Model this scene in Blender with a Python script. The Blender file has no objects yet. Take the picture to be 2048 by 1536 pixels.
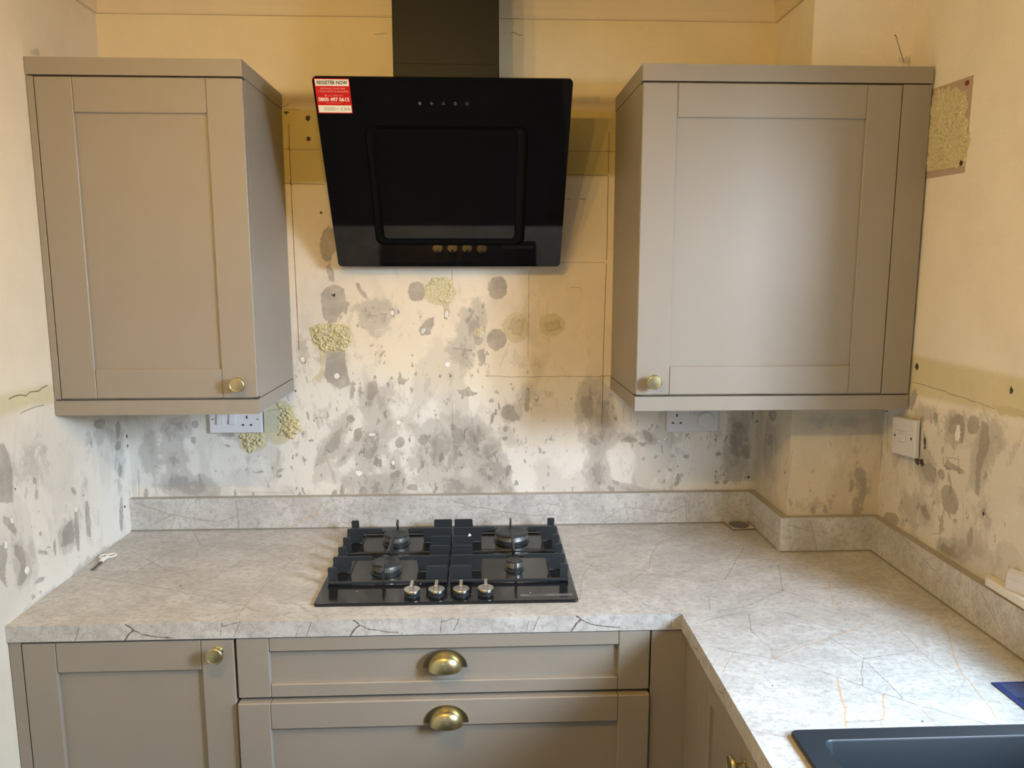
import bpy, math, random
import numpy as np
from mathutils import Vector, Matrix
random.seed(4); rng = np.random.default_rng(7)
sc = bpy.context.scene
COL = sc.collection

# ------------------------------------------------------------------ camera
CAM = np.array([.9852, -2.1399, 1.642]); YAW, PIT, ROL, FPX = .0421, -.1497, -.0002, 1532.48
_f = np.array([math.sin(YAW)*math.cos(PIT), math.cos(YAW)*math.cos(PIT), math.sin(PIT)])
_r = np.array([math.cos(YAW), -math.sin(YAW), 0.]); _u = np.cross(_r, _f)
cd = bpy.data.cameras.new('camera'); cam = bpy.data.objects.new('camera', cd); COL.objects.link(cam)
cd.sensor_fit = 'HORIZONTAL'; cd.sensor_width = 36; cd.lens = FPX/2048*36; cd.clip_start = .02
cam.matrix_world = Matrix(((_r[0], _u[0], -_f[0], CAM[0]), (_r[1], _u[1], -_f[1], CAM[1]), (_r[2], _u[2], -_f[2], CAM[2]), (0, 0, 0, 1)))
sc.camera = cam

# ------------------------------------------------------------------ world, lights, exposure
sc.view_settings.view_transform = 'Standard'; sc.view_settings.look = 'None'
sc.view_settings.exposure = 0.07; sc.view_settings.gamma = 1; sc.view_settings.use_curve_mapping = False
wd = bpy.data.worlds.new('overcast sky'); sc.world = wd; wd.use_nodes = True
wd.node_tree.nodes['Background'].inputs[0].default_value = (.78, .88, 1, 1)
wd.node_tree.nodes['Background'].inputs[1].default_value = 0.4

def area(name, loc, direction, sx, sy, power, colour, spread=180):
    l = bpy.data.lights.new(name, 'AREA'); l.shape = 'RECTANGLE'; l.size = sx; l.size_y = sy; l.energy = power; l.color = colour
    l.spread = math.radians(spread)
    o = bpy.data.objects.new(name, l); o.location = loc; o.rotation_euler = Vector(direction).to_track_quat('-Z', 'Y').to_euler(); COL.objects.link(o)
    return o
# daylight: the side window over the sink and the glazed rear door behind the photographer
area('window_daylight', (3.15, -1.55, 2.35), (-1, .12, -.5), 2.6, 1.5, 118, (.50, .78, 1.08))
area('window_daylight_rear', (3.0, -2.35, 2.1), (-1, .75, -.3), .7, .7, 31, (.80, .92, 1.08), 90)
area('window_daylight_front', (3.0, -.7, 2.1), (-1, -.3, -.3), .8, .8, 60, (.48, .78, 1.05))
area('rear_door_daylight', (.3, -3.75, 1.9), (.4, 1, 0), .5, .5, 7, (.62, .84, 1.0))
# warm ceiling spot bar: three small bulbs above and left of the camera
for lx in (.84, .71, .58):
    l = bpy.data.lights.new('ceiling_bulb', 'POINT'); l.energy = 7.8; l.color = (1, .63, .14); l.shadow_soft_size = .012
    o = bpy.data.objects.new('ceiling_bulb', l); o.location = (lx, -1.45, 2.17); COL.objects.link(o)

# ------------------------------------------------------------------ helpers
def tag(o, label=None, cat=None, group=None, kind=None):
    if label: o['label'] = label
    if cat: o['category'] = cat
    if group: o['group'] = group
    if kind: o['kind'] = kind
    return o
def empty(name, loc, label, cat, group=None):
    o = bpy.data.objects.new(name, None); o.empty_display_size = .05; COL.objects.link(o); o.location = loc
    tag(o, label, cat, group)
    return o
def link(name, me, parent=None, label=None):
    """every mesh is authored in world coordinates; parents are only translated"""
    o = bpy.data.objects.new(name, me); COL.objects.link(o)
    if parent is not None:
        o.parent = parent; off = Vector((0, 0, 0)); p = parent
        while p is not None: off += p.location; p = p.parent
        o.location = -off
    if label: o['label'] = label
    return o

class MB:
    def __init__(s): s.v = []; s.f = []; s.m = []; s.sm = []; s.mi = 0
    def add(s, vs, fs, smooth=False):
        b = len(s.v); s.v += [tuple(p) for p in vs]
        for f in fs: s.f.append([b+i for i in f]); s.m.append(s.mi); s.sm.append(smooth)
        return s
    def box(s, x0, x1, y0, y1, z0, z1, bev=0.0, M=None):
        x0, x1 = sorted((x0, x1)); y0, y1 = sorted((y0, y1)); z0, z1 = sorted((z0, z1))
        if bev <= 0:
            v = [(x, y, z) for z in (z0, z1) for y in (y0, y1) for x in (x0, x1)]
            f = [(0, 2, 3, 1), (4, 5, 7, 6), (0, 1, 5, 4), (2, 6, 7, 3), (0, 4, 6, 2), (1, 3, 7, 5)]
        else:
            c = ((x0+x1)/2, (y0+y1)/2, (z0+z1)/2); h = ((x1-x0)/2, (y1-y0)/2, (z1-z0)/2); b = min(bev, min(h)*.49)
            v = []; idx = {}
            for sx in (-1, 1):
                for sy in (-1, 1):
                    for sz in (-1, 1):
                        for a in range(3):
                            p = [sx*(h[0]-b), sy*(h[1]-b), sz*(h[2]-b)]; p[a] = (sx, sy, sz)[a]*h[a]
                            idx[(sx, sy, sz, a)] = len(v); v.append((c[0]+p[0], c[1]+p[1], c[2]+p[2]))
            f = []
            for a in range(3):
                o1, o2 = [k for k in range(3) if k != a]
                for sg in (-1, 1):
                    q = []
                    for t1, t2 in ((-1, -1), (1, -1), (1, 1), (-1, 1)):
                        k = [0, 0, 0]; k[a] = sg; k[o1] = t1; k[o2] = t2; q.append(idx[(*k, a)])
                    f.append(q)
            for a in range(3):          # edges parallel to axis a
                o1, o2 = [k for k in range(3) if k != a]
                for t1 in (-1, 1):
                    for t2 in (-1, 1):
                        q = []
                        for sg, ax in ((-1, o1), (1, o1), (1, o2), (-1, o2)):
                            k = [0, 0, 0]; k[a] = sg; k[o1] = t1; k[o2] = t2; q.append(idx[(*k, ax)])
                        f.append(q)
            for sx in (-1, 1):
                for sy in (-1, 1):
                    for sz in (-1, 1): f.append([idx[(sx, sy, sz, a)] for a in range(3)])
            cc = Vector(c)
            g = []
            for q in f:
                P = [Vector(v[i]) for i in q]; n = (P[1]-P[0]).cross(P[2]-P[0]); m = sum(P, Vector())/len(P)
                g.append(q if n.dot(m-cc) > 0 else q[::-1])
            f = g
        if M is not None: v = [M @ Vector(p) for p in v]
        return s.add(v, f)
    def prism(s, poly, d0, d1, to3):
        """poly: 2D points; to3(u,v,d) -> point"""
        n = len(poly); v = [to3(a, b, d0) for a, b in poly]+[to3(a, b, d1) for a, b in poly]
        f = [list(range(n))[::-1], list(range(n, 2*n))]+[[i, (i+1) % n, n+(i+1) % n, n+i] for i in range(n)]
        return s.add(v, f)
    def lathe(s, prof, M, seg=32, smooth=True):
        """prof [(r,h)] round local z"""
        v = []; f = []
        for r, h in prof:
            for k in range(seg):
                a = 2*math.pi*k/seg; v.append(M @ Vector((r*math.cos(a), r*math.sin(a), h)))
        for i in range(len(prof)-1):
            for k in range(seg):
                k2 = (k+1) % seg; f.append((i*seg+k, i*seg+k2, (i+1)*seg+k2, (i+1)*seg+k))
        f.append(list(range(seg))[::-1]); f.append([(len(prof)-1)*seg+k for k in range(seg)])
        return s.add(v, f, smooth)
    def tube(s, pts, r, seg=8, closed=False):
        P = [Vector(p) for p in pts]; n = len(P); v = []; f = []
        for i, p in enumerate(P):
            a = P[(i-1) % n] if (closed or i > 0) else p; b = P[(i+1) % n] if (closed or i < n-1) else p
            t = (b-a).normalized(); up = Vector((0, 0, 1)) if abs(t.z) < .95 else Vector((1, 0, 0))
            x = t.cross(up).normalized(); y = x.cross(t)
            rr = r[i] if isinstance(r, (list, tuple)) else r
            for k in range(seg):
                c = 2*math.pi*k/seg; v.append(p+x*rr*math.cos(c)+y*rr*math.sin(c))
        for i in range(n if closed else n-1):
            for k in range(seg):
                k2 = (k+1) % seg; j = (i+1) % n; f.append((i*seg+k, i*seg+k2, j*seg+k2, j*seg+k))
        if not closed: f += [list(range(seg))[::-1], [(n-1)*seg+k for k in range(seg)]]
        return s.add(v, f, True)
    def build(s, name, mats, parent=None, label=None, auto=True):
        me = bpy.data.meshes.new(name); me.from_pydata([tuple(p) for p in s.v], [], s.f)
        for m in (mats if isinstance(mats, (list, tuple)) else [mats]): me.materials.append(m)
        me.polygons.foreach_set('material_index', s.m); me.polygons.foreach_set('use_smooth', s.sm)
        me.update()
        if any(s.sm) and auto:
            try: me.set_sharp_from_angle(angle=math.radians(35))
            except Exception: pass
        return link(name, me, parent, label)

def rrect(x0, x1, y0, y1, r, seg=6):
    pts = []
    for cx, cy, a0 in ((x1-r, y1-r, 0), (x0+r, y1-r, 90), (x0+r, y0+r, 180), (x1-r, y0+r, 270)):
        for k in range(seg+1):
            a = math.radians(a0+90*k/seg); pts.append((cx+r*math.cos(a), cy+r*math.sin(a)))
    return pts

def at_plane(px, py, p, n):
    d = _f+_r*(px-1024)/FPX-_u*(py-768)/FPX
    p = np.array(p, float); n = np.array(n, float)
    return CAM+d*((p-CAM) @ n)/(d @ n)

# ------------------------------------------------------------------ materials
class NT:
    def __init__(s, name):
        s.mat = bpy.data.materials.new(name); s.mat.use_nodes = True; s.t = s.mat.node_tree; s.b = s.t.nodes['Principled BSDF']
    def n(s, typ, ins=None, **props):
        nd = s.t.nodes.new(typ)
        for k, v in props.items(): setattr(nd, k, v)
        for k, v in (ins or {}).items():
            if hasattr(v, 'is_output') or isinstance(v, bpy.types.NodeSocket): s.t.links.new(v, nd.inputs[k])
            else: nd.inputs[k].default_value = v
        return nd
    def m(s, op, a, b=0., c=0., clamp=False):
        nd = s.n('ShaderNodeMath', {0: a, 1: b, 2: c}, operation=op); nd.use_clamp = clamp; return nd.outputs[0]
    def mix(s, f, a, b, mode='MIX'):
        nd = s.n('ShaderNodeMix', data_type='RGBA', blend_type=mode)
        for k, v in ((0, f), (6, a), (7, b)):
            if isinstance(v, bpy.types.NodeSocket): s.t.links.new(v, nd.inputs[k])
            else: nd.inputs[k].default_value = (*v, 1) if isinstance(v, tuple) and len(v) == 3 else v
        return nd.outputs[2]
    def noise(s, scale, detail=3, rough=.55, vec=None, dist=0.):
        ins = {'Scale': scale, 'Detail': detail, 'Roughness': rough, 'Distortion': dist}
        if vec is not None: ins['Vector'] = vec
        return s.n('ShaderNodeTexNoise', ins).outputs[0]
    def ramp(s, x, a, b, lo=0., hi=1.):
        return s.n('ShaderNodeMapRange', {0: x, 1: a, 2: b, 3: lo, 4: hi}, interpolation_type='SMOOTHSTEP').outputs[0]
    def obj(s): return s.n('ShaderNodeTexCoord').outputs['Object']
    def mapping(s, vec, scale=(1, 1, 1), rot=(0, 0, 0)): return s.n('ShaderNodeMapping', {0: vec, 2: rot, 3: scale}).outputs[0]
    def bump(s, h, strength=.3, dist=.001, normal=None):
        ins = {'Height': h, 'Strength': strength, 'Distance': dist}
        if normal is not None: ins['Normal'] = normal
        return s.n('ShaderNodeBump', ins).outputs[0]
    def set(s, **k):
        for a, v in k.items():
            key = {'col': 'Base Color', 'rough': 'Roughness', 'metal': 'Metallic', 'normal': 'Normal', 'ior': 'IOR', 'spec': 'Specular IOR Level', 'coat': 'Coat Weight', 'coatr': 'Coat Roughness', 'aniso': 'Anisotropic'}[a]
            if isinstance(v, bpy.types.NodeSocket): s.t.links.new(v, s.b.inputs[key])
            else: s.b.inputs[key].default_value = (*v, 1) if isinstance(v, tuple) and len(v) == 3 else v
        return s.mat
def lin(r, g, b):
    f = lambda c: (c/255/12.92 if c/255 <= .04045 else ((c/255+.055)/1.055)**2.4)
    return (f(r), f(g), f(b))
def simple(name, col, rough=.5, metal=0., var=.06, scale=30, bump=0., spec=.5):
    t = NT(name); o = t.obj(); n = t.noise(scale, 3, .6, o)
    c = t.mix(t.m('MULTIPLY', n, var*2), col, tuple(max(0, x*.72) for x in col))
    t.set(col=c, rough=rough, metal=metal, spec=spec)
    if bump: t.set(normal=t.bump(t.noise(scale*8, 2, .5, o), bump, .0005))
    return t.mat

def cabinet_mat():
    t = NT('cashmere_painted_mdf'); o = t.obj()
    n = t.noise(6, 2, .5, o); n2 = t.noise(900, 2, .5, o)
    c = t.mix(n, lin(146, 138, 127), lin(151, 143, 132))
    return t.set(col=c, rough=.42, spec=.4, normal=t.bump(n2, .12, .0002))
def brass_mat():
    t = NT('brushed_brass'); o = t.obj()
    n = t.noise(120, 3, .6, t.mapping(o, (1, 12, 12)))
    c = t.mix(n, lin(212, 200, 158), lin(186, 172, 128))
    return t.set(col=c, rough=t.ramp(n, .2, .8, .26, .36), metal=1.0)
def steel_mat(name='brushed_steel', col=lin(206, 202, 195), rough=.28):
    t = NT(name); o = t.obj(); n = t.noise(150, 2, .6, t.mapping(o, (1, 9, 9)))
    return t.set(col=t.mix(n, col, tuple(x*.85 for x in col)), rough=rough, metal=1.0)
def black_glass():
    t = NT('black_glass'); o = t.obj(); n = t.noise(14, 4, .6, o)
    return t.set(col=(.004, .004, .005), rough=t.ramp(n, .3, .8, .03, .06), ior=1.5)
def enamel():
    t = NT('black_enamel'); o = t.obj(); n = t.noise(30, 4, .6, o)
    return t.set(col=(.010, .011, .014), rough=t.ramp(n, .3, .8, .08, .15), ior=1.5)
def cast_iron():
    t = NT('matt_black_cast_iron'); o = t.obj(); n = t.noise(900, 2, .5, o)
    return t.set(col=(.021, .026, .031), rough=.42, normal=t.bump(n, .25, .0004))

def attr(t, name): return t.n('ShaderNodeAttribute', attribute_name=name).outputs['Vector']
def sep(t, v): return t.n('ShaderNodeSeparateXYZ', {0: v}).outputs

def plaster_mat():
    t = NT('stripped_patched_plaster'); o = t.obj()
    tone = attr(t, 'tone'); A = sep(t, attr(t, 'fieldA')); B = sep(t, attr(t, 'fieldB')); L = sep(t, attr(t, 'ln'))
    n1 = t.noise(55, 5, .62, o); n2 = t.noise(9, 4, .6, o); n3 = t.noise(260, 3, .6, o); nf = t.noise(700, 2, .5, o)
    c = t.mix(t.ramp(n2, .35, .7, 0, .35), tone, t.mix(1., tone, (.86, .85, .84), 'MULTIPLY'))
    c = t.mix(t.ramp(n3, .3, .75, 0, .22), c, t.mix(1., c, (.80, .79, .77), 'MULTIPLY'))
    # broad soft skim-coat patches where the wall was stripped
    st = t.mapping(o, (1, 1, .55), (0, .5, 0))
    w1 = t.noise(7.5, 5, .55, st, .4)
    dens = B[1]
    c = t.mix(t.m('MULTIPLY', t.ramp(w1, .50, .58), t.m('MULTIPLY', dens, .40)), c, lin(160, 154, 145))
    w2 = t.noise(22, 6, .68, t.mapping(o, (1, 1, .45), (0, .6, 0)), .5)
    c = t.mix(t.m('MULTIPLY', t.ramp(w2, .56, .62), t.m('MULTIPLY', dens, .38)), c, lin(150, 144, 134))
    w3 = t.noise(16, 6, .7, t.mapping(o, (1, 1, .6), (0, -.4, 0)), .3)
    c = t.mix(t.m('MULTIPLY', t.ramp(w3, .58, .66), t.m('MULTIPLY', dens, .5)), c, lin(226, 221, 212))
    C = sep(t, attr(t, 'fieldC'))[0]
    z1 = t.noise(17, 9, .72, t.mapping(o, (1, 1, .7), (0, .4, 0)), .35); z2 = t.noise(60, 6, .75, o, .2)
    sm = t.m('ADD', C, t.m('MULTIPLY', t.m('SUBTRACT', z1, .5), 1.9)); sm = t.m('ADD', sm, t.m('MULTIPLY', t.m('SUBTRACT', z2, .5), .5))
    gate = t.ramp(C, .02, .22)
    c = t.mix(t.m('MULTIPLY', t.m('MULTIPLY', t.ramp(sm, .36, .66), gate), .44), c, lin(150, 145, 137))
    c = t.mix(t.m('MULTIPLY', t.m('MULTIPLY', t.ramp(sm, .80, 1.05), gate), .42), c, lin(112, 103, 94))
    # small scuffs and flecks, slanted
    s1 = t.noise(44, 4, .62, t.mapping(o, (1.0, 1.0, .5), (0, .55, 0)), .3)
    thr = t.m('SUBTRACT', .715, t.m('MULTIPLY', dens, .115))
    fl = t.ramp(t.m('SUBTRACT', s1, thr), 0., .018)
    c = t.mix(t.m('MULTIPLY', fl, t.m('MULTIPLY', dens, .75, clamp=True)), c, lin(134, 126, 115))
    s2 = t.noise(120, 3, .6, o, .2)
    fl2 = t.ramp(t.m('SUBTRACT', s2, t.m('SUBTRACT', .79, t.m('MULTIPLY', dens, .08))), 0., .015)
    c = t.mix(t.m('MULTIPLY', fl2, .7), c, lin(118, 108, 96))
    j = t.m('MULTIPLY', t.m('SUBTRACT', n1, .5), .016)
    j2 = t.m('MULTIPLY', t.m('SUBTRACT', n3, .5), .009)
    def mask(f, soft): return t.ramp(t.m('ADD', t.m('ADD', f, j), j2), -soft, soft)
    g = mask(A[0], .0012)
    c = t.mix(t.m('MULTIPLY', g, t.ramp(t.noise(26, 6, .7, o), .3, .7, .55, .85)), c, t.mix(t.noise(300, 3, .7, o), lin(168, 160, 149), lin(132, 124, 114)))
    gd = mask(A[2], .0008)
    y = mask(A[1], .0030)
    c = t.mix(t.m('MULTIPLY', y, .72), c, t.mix(n3, lin(186, 172, 128), lin(208, 197, 158)))
    c = t.mix(gd, c, lin(70, 60, 50))
    jc = t.m('SUBTRACT', t.m('MULTIPLY', t.m('SUBTRACT', t.noise(170, 3, .6, o), .5), .016), .0006)
    ch = t.ramp(t.m('ADD', B[0], jc), -.0004, .0004)
    rim = t.ramp(t.m('ABSOLUTE', t.m('ADD', t.m('ADD', B[0], jc), .0006)), 0., .0010, 1., 0.)
    c = t.mix(t.m('MULTIPLY', rim, .55), c, lin(110, 98, 84))
    c = t.mix(ch, c, lin(236, 231, 222))
    d = t.n('ShaderNodeVectorMath', {0: t.n('ShaderNodeCombineXYZ', {0: L[0], 1: L[1]}).outputs[0]}, operation='LENGTH').outputs['Value']
    d = t.m('ADD', d, t.m('MULTIPLY', t.m('SUBTRACT', n3, .5), .0012))
    li = t.ramp(d, t.m('MULTIPLY', B[2], .6), t.m('ADD', B[2], .0003), 1., 0.)
    c = t.mix(t.m('MULTIPLY', li, L[2]), c, lin(84, 72, 58))
    h = t.m('ADD', t.m('MULTIPLY', n3, .35), t.m('MULTIPLY', g, -.5)); h = t.m('ADD', h, t.m('MULTIPLY', fl, -.5)); h = t.m('ADD', h, t.m('MULTIPLY', li, -1.0))
    h = t.m('ADD', h, t.m('MULTIPLY', ch, .6)); h = t.m('ADD', h, t.m('MULTIPLY', y, t.m('MULTIPLY', n1, 1.6))); h = t.m('ADD', h, t.m('MULTIPLY', n2, 1.2))
    return t.set(col=c, rough=.78, spec=.25, normal=t.bump(h, .55, .0016))
def stone_mat():
    t = NT('pale_veined_stone_laminate'); o = t.obj()
    L = sep(t, attr(t, 'ln')); B = sep(t, attr(t, 'fieldB'))
    st = t.mapping(o, (1, 1.5, 1), (0, 0, .2))
    n1 = t.noise(9, 6, .65, st, .5); n2 = t.noise(70, 4, .7, st); n3 = t.noise(420, 2, .6, o)
    c = t.mix(t.ramp(n1, .3, .72), lin(204, 203, 201), lin(176, 174, 171))
    c = t.mix(t.ramp(n2, .44, .66, 0, .62), c, lin(152, 149, 145))
    n4 = t.noise(230, 4, .7, t.mapping(o, (1, 1.3, 1)), .3)
    c = t.mix(t.ramp(n4, .50, .62, 0, .30), c, lin(146, 142, 137)); c = t.mix(t.ramp(n4, .30, .44, .32, 0), c, lin(226, 225, 222))
    c = t.mix(t.ramp(n3, .5, .75, 0, .35), c, lin(222, 218, 211))
    # faint hair veins
    wv = t.n('ShaderNodeVectorMath', {0: o, 1: t.n('ShaderNodeVectorMath', {0: t.n('ShaderNodeTexNoise', {'Vector': o, 'Scale': 11., 'Detail': 5.}).outputs[1], 3: .11}, operation='SCALE').outputs[0]}, operation='ADD').outputs[0]
    vo = t.n('ShaderNodeTexVoronoi', {'Vector': t.mapping(wv, (.8, 1.25, 1)), 'Scale': 5.2}, feature='DISTANCE_TO_EDGE').outputs[0]
    hv = t.m('MULTIPLY', t.ramp(vo, .0, .010, 1., 0.), t.ramp(t.noise(4, 2, .5, o), .45, .62))
    c = t.mix(t.m('MULTIPLY', hv, .42), c, lin(140, 130, 118))
    d = t.n('ShaderNodeVectorMath', {0: t.n('ShaderNodeCombineXYZ', {0: L[0], 1: L[1]}).outputs[0]}, operation='LENGTH').outputs['Value']
    d = t.m('ADD', d, t.m('MULTIPLY', t.m('SUBTRACT', t.noise(160, 3, .6, o), .5), .0026))
    li = t.ramp(d, t.m('MULTIPLY', B[2], .3), t.m('ADD', B[2], .0006), 1., 0.)
    li = t.m('MULTIPLY', li, t.m('MAXIMUM', t.ramp(t.noise(38, 2, .5, o), .25, .55, .6, 1.), B[0]))
    vc = t.mix(L[2], lin(112, 102, 90), lin(188, 150, 104))
    vc = t.mix(B[0], vc, lin(92, 72, 56))
    c = t.mix(t.m('MULTIPLY', li, t.m('ADD', .75, t.m('MULTIPLY', B[0], .2))), c, vc)
    return t.set(col=c, rough=t.ramp(n2, .3, .7, .34, .44), spec=.45, normal=t.bump(t.m('ADD', n2, n3), .10, .0004))
def foam_mat():
    t = NT('yellowed_adhesive_residue'); o = t.obj(); n = t.noise(240, 4, .65, o); n2 = t.noise(40, 3, .6, o)
    c = t.mix(t.ramp(n, .35, .7), lin(228, 219, 180), lin(182, 168, 124)); c = t.mix(t.ramp(n2, .5, .7, 0, .5), c, lin(208, 200, 180))
    return t.set(col=c, rough=.8, spec=.25, normal=t.bump(t.noise(420, 4, .7, o), .8, .002))

M_CAB = cabinet_mat(); M_BRASS = brass_mat(); M_STEEL = steel_mat(); M_RING = steel_mat('bright_steel', lin(240, 238, 232), .42); M_GLASS = black_glass(); M_ENAMEL = enamel(); M_IRON = cast_iron()
M_PLASTER = plaster_mat(); M_STONE = stone_mat(); M_FOAM = foam_mat()
M_GAP_SHADE = simple('painted_gap_shade', lin(70, 62, 54), .7)  # dark sheets behind the fronts paint the shade seen in their gaps
M_BLACKMETAL = simple('black_painted_steel', (.006, .0052, .004), .5, 0., .1, 60, 0, .22)
M_WHITE = simple('white_moulded_plastic', lin(212, 210, 212), .32, 0., .03, 40)
M_WHITEPAINT = simple('white_gloss_paint', lin(226, 224, 218), .35, 0., .05, 20, .1)
M_MATTBLACK = simple('matt_black_recess', (.004, .004, .004), .8, 0, .05, 30, 0, .1); M_DARK = simple('socket_aperture', (.012, .012, .012), .6)
M_SINK = simple('charcoal_blue_composite', lin(33, 42, 50), .38, 0., .12, 300, .15)
M_FLOOR = simple("dark_brown_laminate_floor", lin(52, 44, 38), .5, 0., .5, 12)
M_CEIL = simple('ceiling_emulsion', lin(228, 212, 182), .85, 0., .08, 8, .2)
M_ROOM = simple('room_emulsion', lin(205, 196, 182), .85, 0., .06, 8)
M_INK = simple('printed_ink_black', (.02, .02, .02), .5); M_RED = simple('printed_red', lin(196, 22, 18), .4, 0., .02)
M_PAPER = simple('white_sticker_paper', lin(236, 228, 214), .5, 0., .02)
M_GREYPRINT = simple('printed_icon_grey', lin(96, 96, 94), .45); M_EDGE_SHADE = simple('moulded_edge_shade', lin(150, 150, 152), .5); M_GREENPRINT = simple('printed_grey_green', lin(96, 110, 96), .5)  # mid grey lines on white plates paint the shade of a moulded edge
M_PINKPRINT = simple('printed_pale_red', lin(232, 150, 140), .5)

# ------------------------------------------------------------------ surface sheets with real stain, crack and vein maps
def ell(cx, cy, rx, ry, ang=0, P=None, N=None, E=None):
    """ellipse drawn on the plane -> centre and 2x2 axes in sheet coordinates (metres)"""
    ca, sa = math.cos(math.radians(ang)), math.sin(math.radians(ang))
    def uv(px, py):
        w = at_plane(px, py, P, N)-P; return np.array([w @ E[0], w @ E[1]])
    c = uv(cx, cy); a = uv(cx+rx*ca, cy+rx*sa)-c; b = uv(cx-ry*sa, cy+ry*ca)-c
    return c, np.column_stack([a, b])
def poly_sd(U, V, pts):
    n = len(pts); d = np.full(U.shape, 1e9); ins = np.zeros(U.shape, bool)
    for i in range(n):
        x0, y0 = pts[i]; x1, y1 = pts[(i+1) % n]; dx, dy = x1-x0, y1-y0; L = dx*dx+dy*dy+1e-12
        t = np.clip(((U-x0)*dx+(V-y0)*dy)/L, 0, 1); d = np.minimum(d, np.hypot(U-x0-t*dx, V-y0-t*dy))
        c = ((y0 > V) != (y1 > V)) & (U < (x1-x0)*(V-y0)/((y1-y0) if abs(y1-y0) > 1e-9 else 1e-9)+x0); ins ^= c
    return np.where(ins, d, -d)

class Sheet:
    def __init__(s, P, eu, ev, us, vs):
        s.P = np.array(P, float); s.E = (np.array(eu, float), np.array(ev, float)); s.N = np.cross(s.E[0], s.E[1])
        s.us = np.array(us); s.vs = np.array(vs); s.U, s.V = np.meshgrid(s.us, s.vs)
        sh = s.U.shape
        s.A = np.full((3, *sh), -.03); s.B = np.zeros((3, *sh)); s.B[0] = -.03; s.B[2] = .0006
        s.L = np.zeros((3, *sh)); s.L[0] = .2; s.C = np.zeros((3, *sh)); s.Ld = np.full(sh, .2); s.tone = np.ones((3, *sh))*.6; s.hole = None
    def uv(s, px, py):
        w = at_plane(px, py, s.P, s.N)-s.P; return (float(w @ s.E[0]), float(w @ s.E[1]))
    def _put(s, ch, f):
        T = s.B[0] if ch == 'W' else s.A['GYD'.index(ch)]
        np.maximum(T, np.clip(f, -.03, .03), out=T)
    def soft(s, L):
        for cx, cy, rx, ry, ang, k in L:
            c, M = ell(cx, cy, rx, ry, ang, s.P, s.N, s.E); Mi = np.linalg.inv(M); du, dv = s.U-c[0], s.V-c[1]
            q = np.hypot(Mi[0, 0]*du+Mi[0, 1]*dv, Mi[1, 0]*du+Mi[1, 1]*dv); s.C[0] = s.C[0]+(1-s.C[0])*k*np.exp(-q**2.4*.9)
    def e(s, ch, cx, cy, rx, ry, ang=0):
        if ch == 'G' and cy > 790 and rx*ry > 120 and getattr(s, 'softbig', False): return s.soft([(cx, cy, rx*1.25, ry*1.25, ang, .9)])
        c, M = ell(cx, cy, rx, ry, ang, s.P, s.N, s.E); Mi = np.linalg.inv(M)
        du, dv = s.U-c[0], s.V-c[1]; q = np.hypot(Mi[0, 0]*du+Mi[0, 1]*dv, Mi[1, 0]*du+Mi[1, 1]*dv)
        r = min(np.linalg.norm(M[:, 0]), np.linalg.norm(M[:, 1])); s._put(ch, (1-q)*r)
    def p(s, ch, pts): s._put(ch, poly_sd(s.U, s.V, [s.uv(*q) for q in pts]))
    def toneall(s, col): s.tone[:] = np.array(col)[:, None, None]
    def tonep(s, pts, col, soft=.004, k=1.0):
        d = poly_sd(s.U, s.V, [s.uv(*q) for q in pts]); w = k/(1+np.exp(-np.clip(d/soft, -30, 30)))
        s.tone = s.tone*(1-w)+np.array(col)[:, None, None]*w
    def dens(s, pts, val, soft=.03):
        d = poly_sd(s.U, s.V, [s.uv(*q) for q in pts]); w = 1/(1+np.exp(-np.clip(d/soft, -30, 30))); s.B[1] = s.B[1]*(1-w)+val*w
    def line(s, pts, w=.0006, k=1., strong=None, raw=False, jit=0.):
        q = [tuple(a) if raw else s.uv(*a) for a in pts]
        if jit:
            r = [q[0]]
            for a, b in zip(q[:-1], q[1:]):
                n = max(1, int(math.hypot(b[0]-a[0], b[1]-a[1])/.018))
                for i in range(1, n+1):
                    f = i/n; j = jit if i < n else 0
                    r.append((a[0]+(b[0]-a[0])*f+random.uniform(-j, j), a[1]+(b[1]-a[1])*f+random.uniform(-j, j)))
            q = r
        for (x0, y0), (x1, y1) in zip(q[:-1], q[1:]):
            dx, dy = x1-x0, y1-y0; L2 = dx*dx+dy*dy+1e-12
            t = np.clip(((s.U-x0)*dx+(s.V-y0)*dy)/L2, 0, 1); ou = x0+t*dx-s.U; ov = y0+t*dy-s.V; d = np.hypot(ou, ov)
            m = d < s.Ld; s.Ld[m] = d[m]; s.L[0][m] = ou[m]; s.L[1][m] = ov[m]; s.L[2][m] = k; s.B[2][m] = w
            if strong is not None: s.B[0][m] = strong
    def emit(s, mb_list):
        """append (verts, faces, attrs)"""
        nu, nv = len(s.us), len(s.vs)
        pts = s.P[None, :]+s.U.reshape(-1, 1)*s.E[0][None, :]+s.V.reshape(-1, 1)*s.E[1][None, :]
        i = np.arange(nu*nv).reshape(nv, nu)
        F = np.stack([i[:-1, :-1], i[:-1, 1:], i[1:, 1:], i[1:, :-1]], -1)
        if s.hole is not None:
            uc = (s.us[:-1]+s.us[1:])/2; vc = (s.vs[:-1]+s.vs[1:])/2; UU, VV = np.meshgrid(uc, vc)
            h = s.hole; keep = ~((UU > h[0]) & (UU < h[1]) & (VV > h[2]) & (VV < h[3])); F = F[keep]
        mb_list.append((pts, F.reshape(-1, 4), s.A.reshape(3, -1).T, s.B.reshape(3, -1).T, s.L.reshape(3, -1).T, s.tone.reshape(3, -1).T, s.C.reshape(3, -1).T))

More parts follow.
